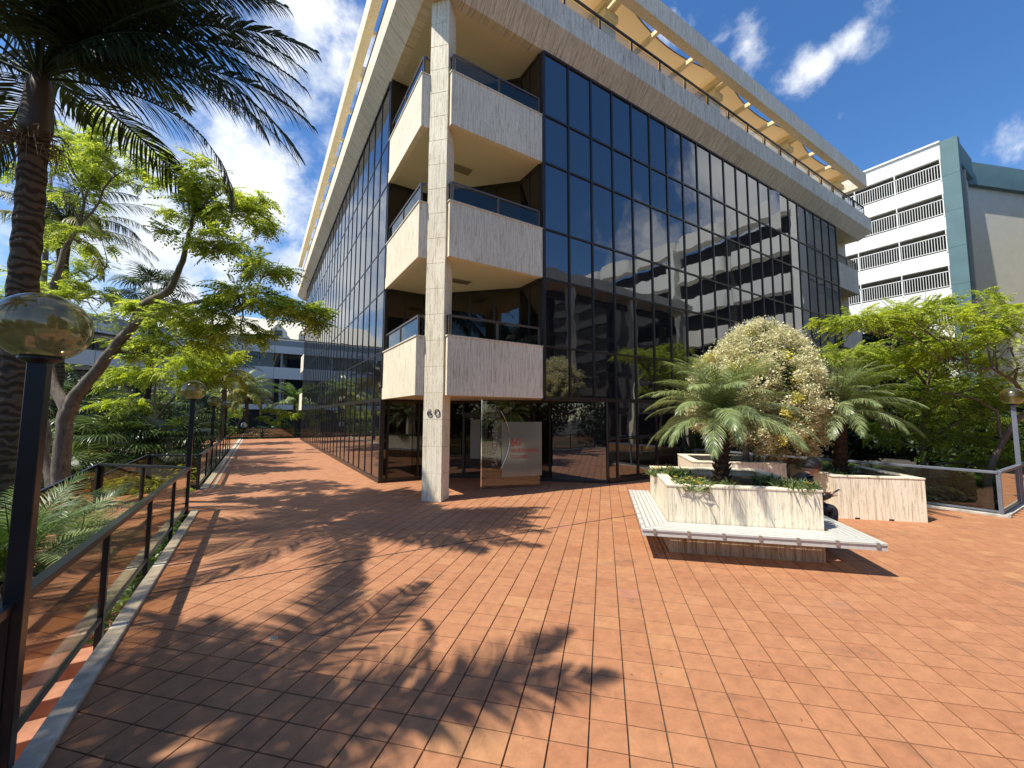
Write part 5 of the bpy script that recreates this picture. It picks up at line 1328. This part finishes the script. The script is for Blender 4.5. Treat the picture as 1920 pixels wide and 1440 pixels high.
shr(1900, 860, 18, 100, .8, 12000, .24, L_DARK, 'dark undergrowth behind the lamp at the right edge')
shr(1350, 850, 17.5, 90, .5, 5000, .14, L_DARK, 'dark hedge at the foot of the right glass wall')
for k, (px, py, kk, lab) in enumerate([(1620, 900, 14, 'arching bamboo-like palm clump behind the right planter'), (1700, 905, 14.5, 'arching palm clump left of the bare branch behind the grey railing'), (1790, 910, 14.8, 'arching palm clump in the middle behind the grey railing glass'), (1850, 900, 16, 'arching palm clump near the grey railing corner'), (1540, 885, 15, 'arching palm clump behind the back planters'), (1900, 925, 15.5, 'arching palm clump low beside the grey corner post')]):
    feather_palm(lab, gp(px, py+40, kk), P(px, py+30, kk), 1.7, 26, (L_MID, L_FAN), 'bm', 300, ll=.34, lw=.018, trunk=(.05, .04), droop=.5, elr=(84, 5), nl=40, bk=BARK, name='arching_palm_clump', group='arching palm clumps behind the grey railing', e_drop=80)

# ================================================================== PERSON on the bench
def skin_chain(chains, name, mat, parent, levels=2, root=0):
    me = bpy.data.meshes.new(name); vs = []; es = []; rs = []; idx = {}
    for ch in chains:
        prev = None
        for key, co, r in ch:
            if key not in idx: idx[key] = len(vs); vs.append(tuple(co)); rs.append(r)
            if prev is not None and (prev, idx[key]) not in es: es.append((prev, idx[key]))
            prev = idx[key]
    me.from_pydata(vs, es, []); o = bpy.data.objects.new(name, me); COL.objects.link(o)
    sm = o.modifiers.new('skin', 'SKIN'); sm.use_smooth_shade = True
    for i, r in enumerate(rs):
        d = me.skin_vertices[0].data[i]; d.radius = r if isinstance(r, tuple) else (r, r); d.use_root = (i == root)
    ss = o.modifiers.new('sub', 'SUBSURF'); ss.levels = levels; ss.render_levels = levels
    dg = bpy.context.evaluated_depsgraph_get(); m2 = bpy.data.meshes.new_from_object(o.evaluated_get(dg)); m2.materials.clear(); m2.materials.append(mat)
    bpy.data.objects.remove(o); o = bpy.data.objects.new(name, m2); COL.objects.link(o); o.matrix_basis = parent.matrix_basis.copy() if False else Matrix(); o.parent = parent; return o
SKINM = simple('skin', (.48, .27, .18), .5, var=.05); HAIR = simple('dark_hair', (.022, .014, .010), .5, var=.4, scale=60, bump=.8); JACKET = simple('black_jacket', (.020, .021, .026), .55, var=.3, scale=20, bump=.3); TROUSER = simple('dark_trousers', (.025, .027, .033), .8, var=.3, scale=20); SHOE = simple('black_shoe', (.02, .018, .018), .5)
per = empty('person', (0, 0, 0))
# local: x forward (knees), y left, z up; seat at z=0
hip = Vector((0, 0, .11))
body = skin_chain([[('p', (0, 0, .11), (.17, .13)), ('ab', (.03, 0, .28), (.15, .115)), ('ch', (.10, 0, .44), (.175, .12)), ('up', (.155, 0, .54), (.13, .09)), ('nk', (.20, 0, .60), .055)],
                   [('p', 0, 0), ('hl', (.05, .10, .09), .095), ('kl', (.46, .14, .10), .07), ('kl2', (.475, .14, .06), .066), ('al', (.43, .13, -.34), .045)],
                   [('p', 0, 0), ('hr', (.05, -.10, .09), .095), ('kr', (.46, -.14, .10), .07), ('kr2', (.475, -.14, .06), .066), ('ar', (.43, -.13, -.34), .045)],
                   [('up', 0, 0), ('sl', (.15, .17, .50), .062), ('el', (.26, .24, .25), .05), ('wl', (.47, .10, .27), .034)],
                   [('up', 0, 0), ('sr', (.15, -.17, .50), .062), ('er', (.26, -.24, .25), .05), ('wr', (.47, -.08, .27), .034)]], 'body', JACKET, per)
legs = skin_chain([[('p', (0.02, 0, .09), (.15, .12)), ('hl', (.08, .10, .085), .102), ('kl', (.46, .14, .10), .077), ('kl2', (.475, .14, .05), .074), ('al', (.43, .13, -.33), .056)],
                   [('p', 0, 0), ('hr', (.08, -.10, .085), .102), ('kr', (.46, -.14, .10), .077), ('kr2', (.475, -.14, .05), .074), ('ar', (.43, -.13, -.33), .056)]], 'trousers', TROUSER, per)
for s in (-1, 1):
    skin_chain([[('h', (.40, .13*s, -.365), .045), ('m', (.50, .14*s, -.375), .042), ('t', (.60, .145*s, -.385), .034)]], 'shoe', SHOE, per)
hd = MB(); hc = Vector((.275, 0, .70)); Mh = Matrix.Translation(hc) @ Matrix.Rotation(radians(38), 4, 'Y')
ring = []
for i in range(13):
    th = pi*(i/12); z = cos(th)*.125; r = sin(th)
    row = []
    for k in range(20):
        a = 2*pi*k/20; x = r*.098*cos(a); y = r*.077*sin(a)
        if z < -.02: x *= (1-.12*(-z/.125)); y *= 1-.30*(-z/.125)
        if abs(a) < .4 or abs(a-2*pi) < .4:
            if abs(z+.015) < .03: x += .022
            if abs(z-.03) < .02: x -= .004
            if abs(z+.055) < .015: x += .006
            if abs(z+.10) < .02: x += .01
        row.append(Mh @ Vector((x, y, z)))
    ring.append(row)
hd.loft(ring[::-1]); hd.tube([Vector((.19, 0, .57)), Vector((.245, 0, .66))], [.055, .05], 12)
head = hd.build('head', SKINM, per, smooth=True, center=False)
for s in (-1, 1):
    MB().sphere(Mh @ Vector((-.005, .08*s, -.01)), .014, .03, 10, 8).build('ear', SKINM, head, smooth=True)
    MB().sphere(Mh @ Vector((.088, .031*s, .012)), .011, .009, 8, 6).build('eye', DARK, head, smooth=True)
hr_ = MB(); rows = []
for i in range(10):
    th = pi*.70*(i/9); row = []
    for k in range(22):
        a = 2*pi*k/22; f = .5+.5*cos(a); lim = 1-.42*f; t2 = th*lim*1.0 if True else th; rr_ = 1.26+.09*sin(5*a+i*1.7); row.append(Mh @ Vector((sin(t2)*.105*cos(a)*rr_-.006, sin(t2)*.085*sin(a)*rr_, cos(t2)*.138*1.16+.004)))
    rows.append(row)
hr_.loft(rows[::-1]); hr_.build('hair', HAIR, head, smooth=True, center=False)
for s in (-1, 1):
    w = Vector((.47, (.10 if s > 0 else -.08), .27)); ch = [[('w', w, .026), ('pm', w+Vector((.05, -.02*s, .012)), (.034, .018))]]
    for f_ in range(4):
        o_ = w+Vector((.075, -.02*s+(.012-.010*f_)*1.6, .012)); ch.append([('pm', 0, 0), ('f%da' % f_, o_+Vector((.02, 0, .004)), .0095), ('f%db' % f_, o_+Vector((.045-.006*f_, -.012*s, .012)), .0085), ('f%dc' % f_, o_+Vector((.05-.006*f_, -.022*s, .026)), .0075)])
    ch.append([('w', 0, 0), ('th1', w+Vector((.035, -.045*s, .03)), .011), ('th2', w+Vector((.075, -.05*s, .045)), .009)])
    skin_chain(ch, 'hand', SKINM, per, 1)
for o_ in per.children: o_.matrix_parent_inverse = Matrix()
sit = AB(P1[1]+.13, 7.42, BZ)
per.matrix_basis = Matrix.Translation(sit) @ Matrix.Rotation(atan2(AX.y, AX.x), 4, 'Z')
tag(per, 'person in black jacket with dark hair, bent over a phone on the bench', 'person')
ph = MB(); Mp = Matrix.Translation(Vector((.585, .0, .325))) @ Matrix.Rotation(radians(-35), 4, 'Y'); ph.box(-.07, .07, -.036, .036, -.004, .004, Mp)
pho = ph.build('phone', BLACKST, None, bevel=.003); pho.matrix_basis = per.matrix_basis @ pho.matrix_basis
tag(pho, 'black phone held in both hands by the seated person', 'phone')

for k, (x, y, r, h) in enumerate([(-14, -4, 4, 6), (-11, -11, 4.5, 7), (-4, -16, 4.5, 7), (-17, 3, 4, 7), (2.5, -17, 4, 6)]):  # unseen dark trees added behind the viewer to darken the glass reflections
    lab = ['dark leafy tree behind the viewer to the left, seen only in reflections', 'dark leafy tree behind the viewer at the far left corner, seen only in reflections', 'dark leafy tree directly behind the viewer, seen only in reflections', 'dark leafy tree beyond the garden left of the viewer', 'dark leafy tree beside the facing wing, seen only in reflections'][k]
    shrub('evergreen_tree', lab, (x, y, h/2-1.2), r, r, h/2, 6000, .45, L_DARK, cat='tree')

lt = []
for k in range(260):
    x = RNG.uniform(-.8, 6) if k < 200 else RNG.uniform(6, 12); y = RNG.uniform(1.2, 12) if k < 200 else RNG.uniform(-.5, 3)
    lt.append((x, y, .006))
lt = np.array(lt); tv = np.array([(0, 0, 0), (.5, .22, .05), (1, 0, .12), (.5, -.22, .03)]); tq = np.array([[0, 1, 2, 3]])
v, q = instance_mesh(tv, tq, lt, rotmats(RNG.random(260)*2*pi, RNG.normal(0, .12, 260), RNG.normal(0, .25, 260)), .012+.022*RNG.random(260)**2)
o = arrmesh('leaf_litter', v, q, STRAW); tag(o, 'tiny dry leaves and specks scattered over the terracotta tiles', 'leaf litter'); stuff(o)
